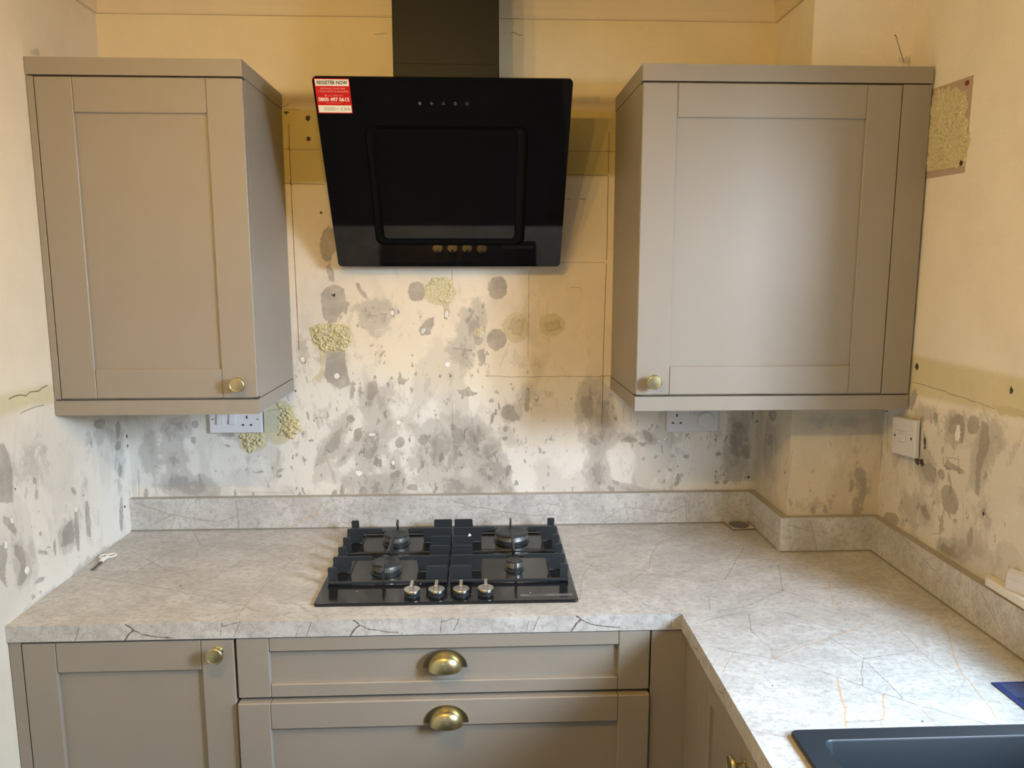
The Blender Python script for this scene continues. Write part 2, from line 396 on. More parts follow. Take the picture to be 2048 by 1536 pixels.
def build_sheets(name, sheets, mb, mats, parent=None, label=None, tone=(.6, .55, .48)):
    """mb: plain geometry joined behind the sheets"""
    lst = []
    for s in sheets: s.emit(lst)
    V = [l[0] for l in lst]; off = 0; faces = []
    for l in lst: faces.append(l[1]+off); off += len(l[0])
    nq = sum(len(f) for f in faces); extra_v = np.array(mb.v).reshape(-1, 3) if mb and mb.v else np.zeros((0, 3))
    allv = np.concatenate(V+[extra_v]); quads = np.concatenate(faces)
    me = bpy.data.meshes.new(name)
    ef = [[i+off for i in f] for f in (mb.f if mb else [])]
    li = np.concatenate([quads.reshape(-1)]+([np.array([i for f in ef for i in f])] if ef else [])).astype(np.int32)
    ls = np.concatenate([np.arange(nq)*4]+([nq*4+np.concatenate([[0], np.cumsum([len(f) for f in ef])[:-1]])] if ef else [])).astype(np.int32)
    me.vertices.add(len(allv)); me.vertices.foreach_set('co', allv.astype(np.float32).ravel())
    me.loops.add(len(li)); me.loops.foreach_set('vertex_index', li)
    me.polygons.add(len(ls)); me.polygons.foreach_set('loop_start', ls)
    mi = np.zeros(len(ls), np.int32)
    if ef: mi[nq:] = np.array(mb.m)
    for m in mats: me.materials.append(m)
    me.polygons.foreach_set('material_index', mi); me.update(calc_edges=True)
    ne = len(extra_v)
    for nm, k, dflt in (('fieldA', 2, (-.03, -.03, -.03)), ('fieldB', 3, (0 if mats[0] is M_STONE else -.03, 0, .0006)), ('ln', 4, (.2, 0, 0)), ('tone', 5, tone), ('fieldC', 6, (0, 0, 0))):
        a = me.attributes.new(nm, 'FLOAT_VECTOR', 'POINT')
        d = np.concatenate([l[k] for l in lst]+[np.tile(np.array(dflt, float), (ne, 1))]); a.data.foreach_set('vector', d.astype(np.float32).ravel())
    return link(name, me, parent, label)

def rng_steps(a, b, st): return np.linspace(a, b, max(2, int(round(abs(b-a)/st))+1))

# ------------------------------------------------------------------ lumpy adhesive relief
def vnoise(x, y, seed):
    def h(i, j): 
        s = np.sin(i*127.1+j*311.7+seed*74.7)*43758.5453; return s-np.floor(s)
    xi, yi = np.floor(x), np.floor(y); xf, yf = x-xi, y-yi; xf = xf*xf*(3-2*xf); yf = yf*yf*(3-2*yf)
    return (h(xi, yi)*(1-xf)+h(xi+1, yi)*xf)*(1-yf)+(h(xi, yi+1)*(1-xf)+h(xi+1, yi+1)*xf)*yf
def lumps(name, S, pts, height, step=.0016, freq=160, seed=1, mat=None, parent=None, thr=.35, ring=None, normal=None):
    """raised crust hugging sheet S inside the outline pts; flecks float off towards the rim"""
    q = np.array([S.uv(*p) for p in pts]); lo, hi = q.min(0)-.006, q.max(0)+.006
    us, vs = np.arange(lo[0], hi[0], step), np.arange(lo[1], hi[1], step); U, V = np.meshgrid(us, vs)
    sd = poly_sd(U, V, q)+(vnoise(U*90, V*90, seed+3)-.5)*.012
    n = vnoise(U*freq, V*freq*.8, seed)*.6+vnoise(U*freq*2.3+V*60, V*freq*2.1, seed+9)*.4
    edge = np.clip(sd/.012, 0, 1)
    keepv = (sd > 0) & (n > thr*(1-edge*.9))
    H = height*(.15+.85*np.clip((n-.25)*1.9, 0, 1))*(.35+.65*edge)
    if ring is not None: H = H*(.5+.5*np.cos(np.clip((sd-ring)/ring, -1, 1)*math.pi))+height*.1
    H = np.where(keepv, H, -.0006)
    nv, nu = U.shape; i = np.arange(nu*nv).reshape(nv, nu)
    F = np.stack([i[:-1, :-1], i[:-1, 1:], i[1:, 1:], i[1:, :-1]], -1).reshape(-1, 4)
    kf = keepv.reshape(-1); F = F[kf[F].any(1)]
    P = S.P[None]+U.reshape(-1, 1)*S.E[0][None]+V.reshape(-1, 1)*S.E[1][None]+H.reshape(-1, 1)*(S.N if normal is None else np.array(normal))[None]
    used = np.unique(F); mp = -np.ones(len(P), int); mp[used] = np.arange(len(used))
    me = bpy.data.meshes.new(name); me.from_pydata(P[used].tolist(), [], mp[F].tolist()); me.materials.append(mat or M_FOAM)
    return link(name, me, parent)

M_PAD = simple('pale_filler', lin(206, 202, 174), .8, 0, .5, 60, 1.)
M_CRUST = simple('plaster_ridge', lin(200, 184, 148), .8, 0, .3, 120)
# ================================================================== SETTING
XR, XB, DB, ZC = 2.028, 1.7852, .2374, 2.392
WT, TW, YF, XI, TU, HU = .91, .0358, -.6057, 1.4142, .0224, .0918
YREAR = -3.7
CREAM = lin(235, 220, 186); SKIM = lin(226, 222, 214); PINK = lin(230, 216, 194)

# --- back wall
bw = Sheet((0, 0, 0), (1, 0, 0), (0, 0, 1), rng_steps(0, XB, .005), np.concatenate([[0, .5], rng_steps(.93, ZC, .005)]))
exec_marks_back = None
def back_marks(s):
    s.softbig = True; s.toneall(CREAM)
    s.soft([(751, 626, 40, 28, 0, .7), (933, 650, 28, 45, 15, .75), (922, 711, 36, 30, 0, .7), (756, 797, 50, 32, -10, .8), (670, 882, 26, 60, 32, .75), (741, 882, 28, 44, 20, .9), (912, 878, 62, 48, -10, 1), (953, 880, 30, 30, 0, .9),
            (882, 913, 60, 36, -20, .85), (983, 943, 34, 44, 0, 1), (716, 963, 44, 25, 0, .8), (776, 973, 42, 24, 0, 1), (902, 963, 50, 22, 10, .85), (927, 980, 60, 14, 4, 1), (1008, 958, 14, 42, -6, 1), (1023, 827, 26, 24, 30, .95),
            (1195, 812, 32, 55, 0, 1), (1205, 882, 45, 20, 0, .85), (1200, 943, 22, 42, 0, .8), (630, 711, 30, 44, 0, .5), (620, 812, 44, 60, 0, .4), (675, 736, 24, 36, 0, .9), (1295, 876, 26, 14, 30, .85), (1365, 905, 20, 14, 20, .7),
            (1475, 854, 24, 60, 0, .95), (1468, 924, 30, 50, 0, .85), (1254, 976, 44, 12, 12, .95), (1188, 936, 26, 50, 0, .8), (1235, 876, 34, 10, 0, .8), (1340, 984, 160, 7, 0, .7), (860, 989, 260, 7, 0, .6), (350, 860, 30, 26, 0, .95),
            (352, 914, 30, 24, 0, .95), (292, 900, 24, 60, 0, .6), (380, 970, 64, 28, 8, .95), (520, 920, 90, 50, 0, .3), (455, 870, 32, 9, 5, .9), (440, 850, 60, 30, 0, .5), (1060, 790, 60, 30, 0, .45), (1090, 900, 60, 60, 0, .3), (700, 600, 20, 20, 0, .4),
            (640, 100, 130, 30, 0, .25), (1140, 200, 90, 10, 0, .6), (600, 700, 16, 60, 0, .4), (790, 860, 90, 90, 0, .35)])
    s.tonep([(150, 755), (640, 690), (900, 760), (1260, 752), (1700, 752), (1700, 1100), (100, 1100)], SKIM, .03)
    s.tonep([(540, 370), (1260, 350), (1260, 752), (900, 760), (640, 690), (540, 700)], PINK, .03)
    s.tonep([(540, 217), (1300, 219), (1300, 350), (540, 368)], lin(196, 176, 116), .0025)
    s.tonep([(540, 186), (1300, 196), (1300, 218), (540, 216)], lin(168, 148, 118), .005, .85)
    s.tonep([(440, 640), (640, 560), (660, 700), (500, 800)], SKIM, .03, .6)
    s.tonep([(1500, 700), (1800, 700), (1800, 1100), (1500, 1100)], lin(190, 178, 152), .02, .7)
    s.dens([(100, 755), (560, 745), (640, 560), (1100, 560), (1150, 752), (1700, 752), (1700, 1100), (100, 1100)], .55, .05)
    s.dens([(560, 790), (1120, 790), (1060, 1010), (560, 1010)], 1.0, .05)
    s.dens([(1180, 800), (1520, 800), (1520, 1000), (1180, 1000)], .9, .04)
    # grey smears
    s.p('G', [(641, 590), (652, 573), (668, 569), (686, 576), (690, 590), (692, 602), (698, 604), (696, 620), (690, 630), (686, 622), (680, 630), (674, 640), (664, 647), (650, 642), (644, 622)])
    s.e('G', 656, 488, 16, 34, 4); s.e('G', 660, 545, 7, 18, -10)
    s.e('G', 833, 583, 17, 20); s.e('G', 995, 576, 20, 23, 0); s.e('G', 993, 679, 20, 21)
    s.p('G', [(652, 702), (688, 700), (694, 740), (700, 770), (678, 778), (660, 768), (646, 750), (650, 725)])
    s.p('G', [(709, 567), (718, 566), (735, 594), (736, 600), (726, 596), (718, 582)])
    s.soft([(762, 622, 44, 26, 0, .8), (752, 655, 26, 34, 0, .7)])
    s.p('G', [(836, 656), (846, 650), (850, 640), (866, 634), (869, 650), (862, 660), (862, 668), (842, 672), (838, 662)])
    s.soft([(946, 640, 26, 44, 18, .8)]); s.p('G', [(930, 640), (946, 620), (952, 612), (944, 634), (934, 648)])
    s.p('G', [(946, 670), (962, 668), (966, 684), (958, 694), (948, 684)]); s.p('G', [(955, 702), (968, 696), (972, 718), (964, 734), (957, 722)])
    s.p('G', [(905, 695), (944, 698), (944, 702), (905, 700)])
    s.p('G', [(795, 760), (800, 740), (804, 756), (816, 760), (806, 770), (797, 768)]); s.p('G', [(733, 766), (752, 762), (756, 782), (746, 800), (732, 800), (736, 780)])
    s.e('G', 705, 780, 5, 18, 8); s.e('G', 720, 778, 3, 14, 2); s.e('G', 775, 770, 4, 6)
    s.p('G', [(912, 780), (930, 778), (938, 772), (944, 784), (958, 786), (948, 792), (930, 792), (916, 786)])
    s.e('G', 1055, 800, 5, 22, 4); s.p('G', [(1005, 815), (1016, 808), (1028, 812), (1034, 828), (1042, 842), (1026, 842), (1008, 838), (1002, 828)])
    s.e('G', 1012, 858, 6, 6); s.e('G', 1011, 877, 6, 4); s.e('G', 983, 801, 5, 4)
    for q in [(1176, 800, 22, 34, 0), (1200, 838, 30, 20, 20), (900, 880, 46, 30, -10), (960, 905, 30, 22, 0), (884, 922, 24, 14, 0), (760, 880, 20, 16, 0)]: s.e('G', *q[:4], q[4])
    for q in [(668, 880, 9, 46, 35), (700, 900, 7, 38, 38), (735, 915, 16, 26, 25), (715, 870, 8, 14, 20), (778, 975, 22, 16, 0), (790, 950, 12, 7, -30), (726, 985, 9, 12, 20), (826, 975, 10, 7, 10), (668, 990, 5, 10, 10), (600, 992, 4, 6, 0), (685, 985, 4, 12, 10), (800, 885, 9, 12, 20), (846, 880, 10, 11, 25), (700, 838, 8, 8, 0), (890, 975, 18, 10, 20), (925, 985, 22, 8, 10), (1008, 960, 10, 34, -6), (1020, 985, 10, 16, -20), (970, 935, 16, 20, 0), (985, 910, 14, 3, -35)]: s.e('G', *q[:4], q[4])
    # lower left
    for q in [(346, 855, 16, 14, 0), (352, 878, 15, 10, 0), (350, 912, 20, 18, 15), (300, 895, 9, 22, 0), (292, 985, 4, 14, 0), (390, 848, 6, 8, 0), (388, 882, 5, 10, 0), (456, 869, 14, 5, 0), (380, 978, 42, 12, 4), (352, 968, 20, 14, 0), (470, 990, 4, 10, 0), (318, 935, 9, 3, 25), (519, 944, 10, 3, 5), (562, 940, 8, 3, -30), (557, 953, 7, 3, -15), (454, 892, 8, 2, 20), (506, 991, 3, 6, 0)]: s.e('G', *q[:4], q[4])
    # right part under the cabinet
    for q in [(1296, 872, 7, 16, -30), (1262, 880, 14, 5, 0), (1232, 965, 9, 3, 30), (1222, 978, 9, 4, 40), (1352, 966, 5, 6, 0), (1372, 912, 5, 4, 0), (1470, 830, 5, 30, 5), (1484, 870, 12, 30, 5), (1466, 880, 8, 12, 0), (1492, 905, 8, 14, 0), (1284, 888, 9, 5, 20), (1340, 940, 4, 4, 0), (1434, 965, 4, 4, 0), (1450, 965, 4, 4, 0)]: s.e('G', *q[:4], q[4])
    for (x, y) in [(1287, 918), (1312, 914), (1333, 932), (1356, 932), (1318, 943), (1363, 950), (1432, 943), (1432, 953), (1471, 882), (1492, 880), (1465, 885)]: s.e('G', x, y, 3, 3)
    for i in range(60):
        x, y = random.uniform(650, 980), random.uniform(600, 770); s.e('G', x, y, random.uniform(1.2, 3), random.uniform(1.6, 5), random.uniform(-40, 40))
    # yellow adhesive stains
    s.e('Y', 880, 583, 32, 27); s.p('Y', [(880, 600), (900, 600), (898, 626), (888, 622)]); s.e('Y', 1032, 655, 26, 30); s.e('Y', 1104, 650, 26, 22)
    s.e('Y', 663, 676, 40, 30); s.p('Y', [(640, 700), (654, 704), (650, 726), (646, 752), (624, 762), (628, 755), (642, 748)]); s.e('Y', 560, 845, 32, 44); s.e('Y', 505, 882, 30, 22)
    s.e('Y', 955, 666, 10, 8); s.p('Y', [(630, 760), (642, 740), (648, 752), (640, 768)])
    # chips back to white
    for q in [(785, 625, 4, 7, 10), (894, 628, 4, 9, 8), (846, 661, 4, 6, -20), (895, 729, 6, 6, 30), (665, 672, 0, 0, 0), (744, 869, 9, 3, 0), (718, 947, 8, 6, 10), (786, 926, 4, 5, 0), (726, 915, 2, 3, 0), (975, 822, 3, 4, 0), (982, 826, 2, 3, 0), (1004, 848, 4, 3, 0), (605, 718, 5, 6, 0), (1318, 883, 2, 5, 30), (1331, 876, 2, 5, 30), (1434, 953, 3, 3, 0), (797, 845, 6, 5, 30), (1040, 884, 8, 2, 10), (674, 752, 6, 6, 0), (1312, 808, 0, 0, 0)]:
        if q[2]: s.e('W', *q[:4], q[4])
    # holes
    for q in [(668, 590, 3.5, 3), (572, 226, 4.5, 4), (616, 236, 5.5, 5), (617, 278, 5, 4), (901, 750, 1.2, 4), (1515, 842, 2.2, 2.2), (1057, 778, 1, 1.6), (1027, 734, 1.2, 1.2), (1079, 734, 1.2, 1.2), (1090, 734, 1.2, 1.2), (1101, 732, 1.2, 1.2), (1506, 825, 2, 2), (1497, 955, 2.4, 2.4), (591, 782, 1.5, 1.5), (970, 966, 1.4, 1.4), (642, 426, 2, 2)]: s.e('D', *q)
    # pencil lines and cracks
    s.line([(577, 248), (581, 350), (588, 500), (598, 700)], .0008, .95)
    s.line([(1218, 265), (1214, 500), (1207, 700), (1204, 848)], .0008, .9)
    s.line([(904, 540), (904, 592)], .0006, .8); s.line([(1058, 540), (1058, 590), (1056, 716)], .0005, .55)
    s.line([(565, 298), (640, 300)], .0007, .6); s.line([(1130, 302), (1230, 303)], .0007, .6); s.line([(566, 219), (600, 220)], .0007, .55)
    s.line([(560, 367), (648, 369)], .0016, .45, jit=.001); s.line([(1130, 350), (1214, 350)], .0014, .5, jit=.001)
    s.line([(1125, 398), (1142, 398)], .0012, .5); s.line([(1160, 398), (1170, 398)], .0016, .6)
    s.line([(1110, 525), (1218, 525)], .0006, .4); s.line([(1140, 575), (1162, 575), (1163, 580)], .0006, .6)
    s.line([(970, 752), (1030, 754), (1260, 752)], .0009, .5, jit=.0012)
    s.line([(905, 800), (904, 860)], .0005, .4); s.line([(929, 858), (928, 880)], .0012, .5)
    s.line([(277, 940), (278, 1000)], .0006, .5); s.line([(472, 950), (480, 936)], .0006, .4); s.line([(473, 984), (590, 986)], .0006, .3)
    s.line([(748, 69), (772, 67)], .0011, .45, jit=.0015); s.line([(1022, 64), (1030, 66), (1036, 70), (1046, 70)], .0011, .6, jit=.001)
    s.line([(604, 712), (610, 716), (612, 726), (604, 728), (598, 716)], .0005, .7)
    s.line([(778, 618), (788, 620), (789, 634), (782, 630)], .0006, .8); s.line([(889, 618), (888, 636), (896, 638), (899, 620)], .0006, .8)
    s.line([(566, 212), (572, 214), (577, 206)], .0009, .8); s.line([(1178, 850), (1230, 1000)], .0004, .12)
back_marks(bw)
wb = build_sheets('wall_back', [bw], None, [M_PLASTER]); tag(wb, kind='structure')
lumps('adhesive_residue', bw, [(620, 655), (632, 646), (655, 652), (685, 650), (700, 655), (702, 680), (690, 700), (660, 706), (640, 700), (628, 684)], .010, seed=1, parent=wb, normal=(0, -1, 0))
lumps('adhesive_residue', bw, [(556, 818), (560, 806), (575, 812), (596, 840), (600, 862), (588, 878), (566, 872), (556, 864), (552, 850)], .012, seed=5, parent=wb, normal=(0, -1, 0))
fp = [at_plane(*q, (0, 0, 0), (0, 1, 0)) for q in ((529, 822), (559, 818), (560, 862), (530, 863))]
mb = MB(); mb.prism([(p[0], p[2]) for p in fp], -.0004, -.0075, lambda a, b, d: (a, d, b)); mb.build('filler_pad', M_PAD, wb)
lumps('adhesive_residue', bw, [(482, 862), (530, 864), (532, 880), (520, 896), (502, 903), (486, 890), (479, 872)], .012, seed=8, parent=wb, normal=(0, -1, 0))
lumps('adhesive_residue', bw, [(850, 572), (862, 556), (890, 552), (908, 566), (905, 590), (898, 612), (886, 606), (864, 600)], .0042, seed=11, parent=wb, ring=.008, normal=(0, -1, 0), freq=120)
lumps('adhesive_residue', bw, [(948, 658), (968, 656), (970, 672), (958, 676)], .006, seed=14, parent=wb, normal=(0, -1, 0))
lumps('adhesive_residue', bw, [(1086, 652), (1096, 638), (1118, 640), (1126, 656), (1108, 666), (1090, 662)], .003, seed=16, parent=wb, ring=.006, normal=(0, -1, 0), thr=.55, mat=M_CRUST)
lumps('adhesive_residue', bw, [(1014, 648), (1030, 636), (1048, 640), (1050, 664), (1036, 674), (1020, 668)], .003, seed=19, parent=wb, ring=.006, normal=(0, -1, 0), thr=.55, mat=M_CRUST)

# --- boxed-in pipe corner
bx = Sheet((XB, -DB, 0), (1, 0, 0), (0, 0, 1), rng_steps(0, XR-XB, .006), np.concatenate([[0, .5], rng_steps(.93, ZC, .006)]))
bs = Sheet((XB, 0, 0), (0, -1, 0), (0, 0, 1), rng_steps(0, DB, .006), np.concatenate([[0, .5], rng_steps(.93, ZC, .006)]))
for s in (bx, bs):
    s.toneall(lin(212, 200, 178)); s.tonep([(1480, -400), (1950, -400), (1950, 400), (1480, 400)], lin(242, 232, 214), .02)  # upper boxing painted paler, standing in for cool light missing there
bx.dens([(1580, 800), (1780, 800), (1780, 1060), (1580, 1060)], .5); bs.dens([(1510, 800), (1590, 800), (1590, 1060), (1500, 1060)], .6)
bx.tonep([(1590, 820), (1780, 820), (1780, 870), (1590, 865)], lin(176, 164, 142), .008, .5)
bx.soft([(1680, 842, 110, 20, 0, .6), (1716, 955, 30, 80, 0, .6), (1620, 1012, 50, 22, 0, .6), (1830, 122, 34, 12, 0, 1.0)]); bs.soft([(1540, 880, 18, 60, 0, .7), (1545, 960, 24, 50, 0, .5)])
bx.line([(1792, 72), (1800, 100), (1808, 124)], .0012, .75, jit=.002); bx.e('D', 1793, 71, 2, 2)
for q in [(1725, 985, 6, 40, 3), (1712, 1015, 8, 22, 0), (1626, 1018, 4, 12, 0), (1718, 950, 10, 16, 0), (1582, 1004, 4, 8, 0), (1650, 1020, 5, 8, 0), (1702, 970, 4, 14, 0)]: bx.e('G', *q)
for q in [(1745, 915, 2.4, 2.4), (1620, 980, 1.2, 2), (1618, 962, 1, 2), (1770, 822, 1.5, 1.5)]: bx.e('D', *q)
bx.line([(1764, 880), (1757, 1030)], .0006, .6); bx.line([(1585, 900), (1575, 980)], .0005, .5)
for q in [(1570, 944, 2, 2.5), (1531, 870, 2, 2)]: bs.e('D', *q)
for q in [(1540, 880, 5, 12, 0), (1545, 830, 8, 12, 0)]: bs.e('G', *q)
bs.line([(1574, 968), (1571, 1000)], .0008, .6)
o = build_sheets('wall_pipe_boxing', [bx, bs], None, [M_PLASTER]); tag(o, kind='structure')

# --- left wall
lw = Sheet((0, YREAR, 0), (0, 1, 0), (0, 0, 1), np.concatenate([[0, 1.2, 2.2], rng_steps(YREAR*-1-1.0, -YREAR, .005)]), np.concatenate([[0, .5], rng_steps(.8, ZC, .005)]))
def left_marks(s):
    s.soft([(20, 950, 40, 70, 0, .6), (137, 1070, 22, 44, 10, .8), (172, 1020, 18, 90, -4, .55), (45, 1120, 32, 64, 0, .75), (80, 920, 30, 80, 0, .5), (210, 870, 40, 36, 0, .6), (240, 930, 14, 80, 0, .6), (100, 1190, 90, 10, -35, .7), (200, 1110, 70, 10, -36, .7), (60, 30, 60, 60, 0, .2), (70, 104, 12, 10, 0, .8)])
    s.toneall(lin(228, 217, 196))
    s.tonep([(-60, 840), (130, 780), (270, 830), (270, 1300), (-60, 1300)], lin(224, 217, 205), .03)
    s.tonep([(180, 800), (275, 800), (275, 1080), (60, 1230), (190, 1020)], lin(230, 228, 220), .04, .8)
    s.tonep([(-80, 812), (60, 776), (110, 768), (110, 806), (60, 812), (-80, 860)], lin(208, 198, 156), .003, .8)
    s.dens([(-60, 830), (110, 830), (270, 830), (270, 1300), (-60, 1300)], .42, .05)
    s.p('G', [(-30, 900), (8, 888), (20, 915), (26, 950), (27, 1006), (-30, 1004)])
    s.p('G', [(5, 1030), (24, 1036), (33, 1060), (32, 1072), (20, 1060), (8, 1046)])
    s.p('G', [(28, 1086), (44, 1094), (50, 1110), (54, 1150), (44, 1176), (34, 1168), (42, 1130), (30, 1108)])
    s.p('G', [(4, 1090), (12, 1082), (16, 1110), (10, 1140), (14, 1176), (6, 1166), (-10, 1140), (-10, 1090)])
    s.p('G', [(122, 1096), (126, 1060), (136, 1044), (144, 1040), (150, 1072), (146, 1086), (132, 1092)])
    for q in [(154, 1060, 4, 48, -4), (176, 1040, 5, 40, -4), (110, 1095, 3, 16, -3), (86, 1105, 9, 5, 15), (73, 990, 4, 10, 0), (70, 962, 4, 8, -10), (200, 848, 12, 10, 0), (236, 860, 5, 18, 0), (236, 892, 6, 10, 10), (147, 982, 4, 9, -30), (80, 1160, 14, 4, -32), (79, 1185, 5, 3, -30), (78, 1024, 3, 3, 0), (81, 1068, 3, 5, 0), (68, 1195, 4, 3, 0), (98, 1095, 3, 4, 0), (240, 940, 4, 14, 0), (243, 1030, 4, 34, 0), (183, 888, 2, 7, -10)]: s.e('G', *q)
    for q in [(152, 1018, 3, 8, 0), (24, 1040, 3, 8, -10), (54, 1140, 5, 9, 0), (12, 1090, 4, 10, 0), (96, 1100, 4, 3, 0), (268, 930, 5, 4, 0)]: s.e('W', *q)
    for q in [(254, 872, 1.5, 4), (255, 892, 1.5, 3.5), (112, 1010, 1.5, 1.5), (164, 985, 1.5, 1.5), (168, 991, 1.5, 1.5), (250, 1013, 1.5, 1.5), (30, 978, 2, 2), (62, 1054, 1.5, 1.5)]: s.e('D', *q)
    s.line([(18, 798), (40, 790), (52, 792), (60, 784), (78, 782), (84, 776), (95, 771)], .0016, .7, jit=.004); s.line([(42, 826), (70, 814), (88, 810)], .0011, .6, jit=.002)
    s.line([(197, 1020), (198, 1054)], .0008, .5); s.line([(258, 960), (262, 1030)], .0006, .5)
left_marks(lw)
o = build_sheets('wall_left', [lw], None, [M_PLASTER]); tag(o, kind='structure')

# --- right wall with the window opening
WY0, WY1, WZ0, WZ1 = -2.02, -.787, 1.018, 2.08
rw = Sheet((XR, -DB, 0), (0, -1, 0), (0, 0, 1), rng_steps(0, -WY1-DB, .005), np.concatenate([[0, .5], rng_steps(.93, ZC, .005)]))
def right_marks(s):
    s.soft([(1962, 910, 26, 84, 6, .85), (1910, 852, 30, 44, 0, .8), (1856, 948, 30, 34, 0, .9), (1830, 1030, 34, 44, -20, .6), (1900, 1100, 44, 26, 30, .85), (1850, 822, 34, 24, 0, .7), (1995, 860, 40, 50, 0, .6), (1960, 1070, 40, 60, 20, .5), (1800, 980, 26, 60, -10, .4), (1985, 480, 40, 60, 0, .15), (1885, 1000, 60, 30, 0, .4)])
    s.toneall(lin(240, 232, 219))
    s.tonep([(1700, 834), (1820, 826), (2120, 862), (2120, 1500), (1700, 1200)], lin(220, 213, 200), .02)
    s.tonep([(1780, 705), (1830, 711), (2110, 770), (2110, 850), (1830, 790), (1780, 780)], lin(212, 202, 158), .0025, .8)
    s.dens([(1740, 800), (2110, 840), (2110, 1500), (1740, 1100)], .75, .04)
    s.p('G', [(1899, 838), (1912, 826), (1926, 832), (1930, 850), (1927, 880), (1918, 890), (1922, 850), (1908, 844), (1904, 870), (1897, 862)])
    s.e('G', 1947, 850, 13, 18, 0); s.p('G', [(1962, 838), (1978, 850), (1976, 900), (1962, 940), (1958, 1000), (1950, 985), (1952, 920), (1960, 870)])
    s.e('G', 1899, 1000, 16, 31, -14); s.p('G', [(1840, 930), (1860, 926), (1873, 940), (1868, 968), (1852, 960)]); s.e('G', 1883, 950, 6, 11, -10)
    s.p('G', [(1872, 1092), (1890, 1088), (1912, 1104), (1920, 1120), (1905, 1114), (1884, 1104)]); s.e('G', 1780, 1040, 16, 16, 20); s.e('G', 1940, 1075, 6, 20, 5)
    for q in [(1872, 836, 4, 12, 0), (1845, 838, 4, 8, 0), (1862, 836, 2, 8, 0), (1850, 1025, 6, 16, -25), (1826, 800, 6, 22, 10), (1970, 952, 4, 8, 10), (1836, 1012, 3, 10, 10), (1868, 1005, 3, 4, 0), (1910, 1042, 3, 5, 0), (1898, 1030, 2, 6, -20)]: s.e('G', *q)
    s.p('G', [(1888, 930), (1894, 916), (1902, 926), (1916, 934), (1934, 946), (1928, 949), (1908, 940), (1892, 940)])
    s.e('W', 1915, 868, 6, 18, 4); s.p('Y', [(1985, 810), (2048, 820), (2060, 836), (2000, 828)])
    s.p('D', [(1837, 920), (1845, 918), (1848, 930), (1843, 935)]); s.p('D', [(1848, 870), (1851, 872), (1851, 896), (1848, 900)]); s.soft([(1848, 925, 18, 22, 0, 1.), (1851, 885, 7, 26, 0, 1.)])
    for q in [(1834, 734, 4, 7), (2023, 781, 3.6, 6), (1966, 1028, 1.2, 6), (1882, 862, 1.4, 1.4), (1774, 822, 1.4, 1.4)]: s.e('D', *q)
    s.line([(1968, 1018), (1974, 1034)], .0012, .8); s.line([(1822, 764), (1880, 780), (1990, 818)], .0009, .4, jit=.0015); s.line([(1900, 790), (1918, 794)], .0014, .5)
    s.line([(1775, 830), (1775, 905)], .0008, .6); s.line([(1864, 1068), (1882, 1066)], .0007, .4)
    s.line([(1885, 912), (1920, 920)], .0008, .4, jit=.0015); s.line([(1888, 908), (1886, 930), (1900, 938)], .0012, .5, jit=.001)
right_marks(rw)
mb = MB()
mb.box(XR, XR+.012, YREAR, WY0, 0, ZC); mb.box(XR, XR+.012, WY0, WY1, 0, WZ0-.02); mb.box(XR, XR+.012, WY0, WY1, WZ1, ZC)
RD = .30
XI_ = XR+.0005; mb.box(XI_, XR+RD, WY1+.0003, WY1+.012, WZ0-.02, WZ1+.012); mb.box(XR+.0125, XR+RD, WY0-.012, WY0-.0003, WZ0-.02, WZ1+.012); mb.box(XR+.0125, XR+RD, WY0, WY1, WZ1+.0003, WZ1+.012); mb.box(XR+.0125, XR+RD, WY0, WY1, WZ0-.032, WZ0-.0203)
wr = build_sheets('wall_right', [rw], mb, [M_PLASTER], tone=lin(214, 202, 180)); tag(wr, kind='structure')

# recessed patch of old adhesive with rawl plugs on the right wall
def on_right(px, py, x=XR): return at_plane(px, py, (x, 0, 0), (1, 0, 0))
c = [on_right(*p) for p in ((1840, 188), (1948, 150), (1930, 345), (1830, 361))]
mb = MB(); pl = [(p[1], p[2]) for p in c]
mb.prism(pl, 0, .0018, lambda a, b, d: (XR-d, a, b)); o = mb.build('old_bracket_pad', simple('mauve_paint_outline', lin(186, 164, 148), .75, 0, .2, 80), wr)
ci = [on_right(*p) for p in ((1840, 206), (1905, 180), (1936, 182), (1928, 262), (1934, 300), (1920, 334), (1880, 340), (1838, 346))]
mb = MB(); mb.prism([(p[1], p[2]) for p in ci], .0018, .0034, lambda a, b, d: (XR-d, a, b)); mb.build('filler_pad', M_FOAM, wr)
lumps('adhesive_residue', rw, [(1842, 200), (1880, 176), (1940, 166), (1934, 230), (1942, 262), (1930, 330), (1900, 338), (1880, 340), (1838, 334)], .0062, step=.0018, seed=22, parent=wr, thr=-.1, normal=(-1, 0, 0), freq=55)
for px, py, cc in ((1937, 166, lin(120, 50, 28)), (1926, 326, lin(46, 34, 30))):
    p = on_right(px, py); mb = MB(); mb.lathe([(.0052, 0), (.0052, .003), (.003, .0045), (.0012, .0040)], Matrix.Translation((p[0]-.0018, p[1], p[2])) @ Matrix.Rotation(-math.pi/2, 4, 'Y'), 12)
    mb.build('wall_plug', simple('plug_'+str(py), cc, .6), wr)

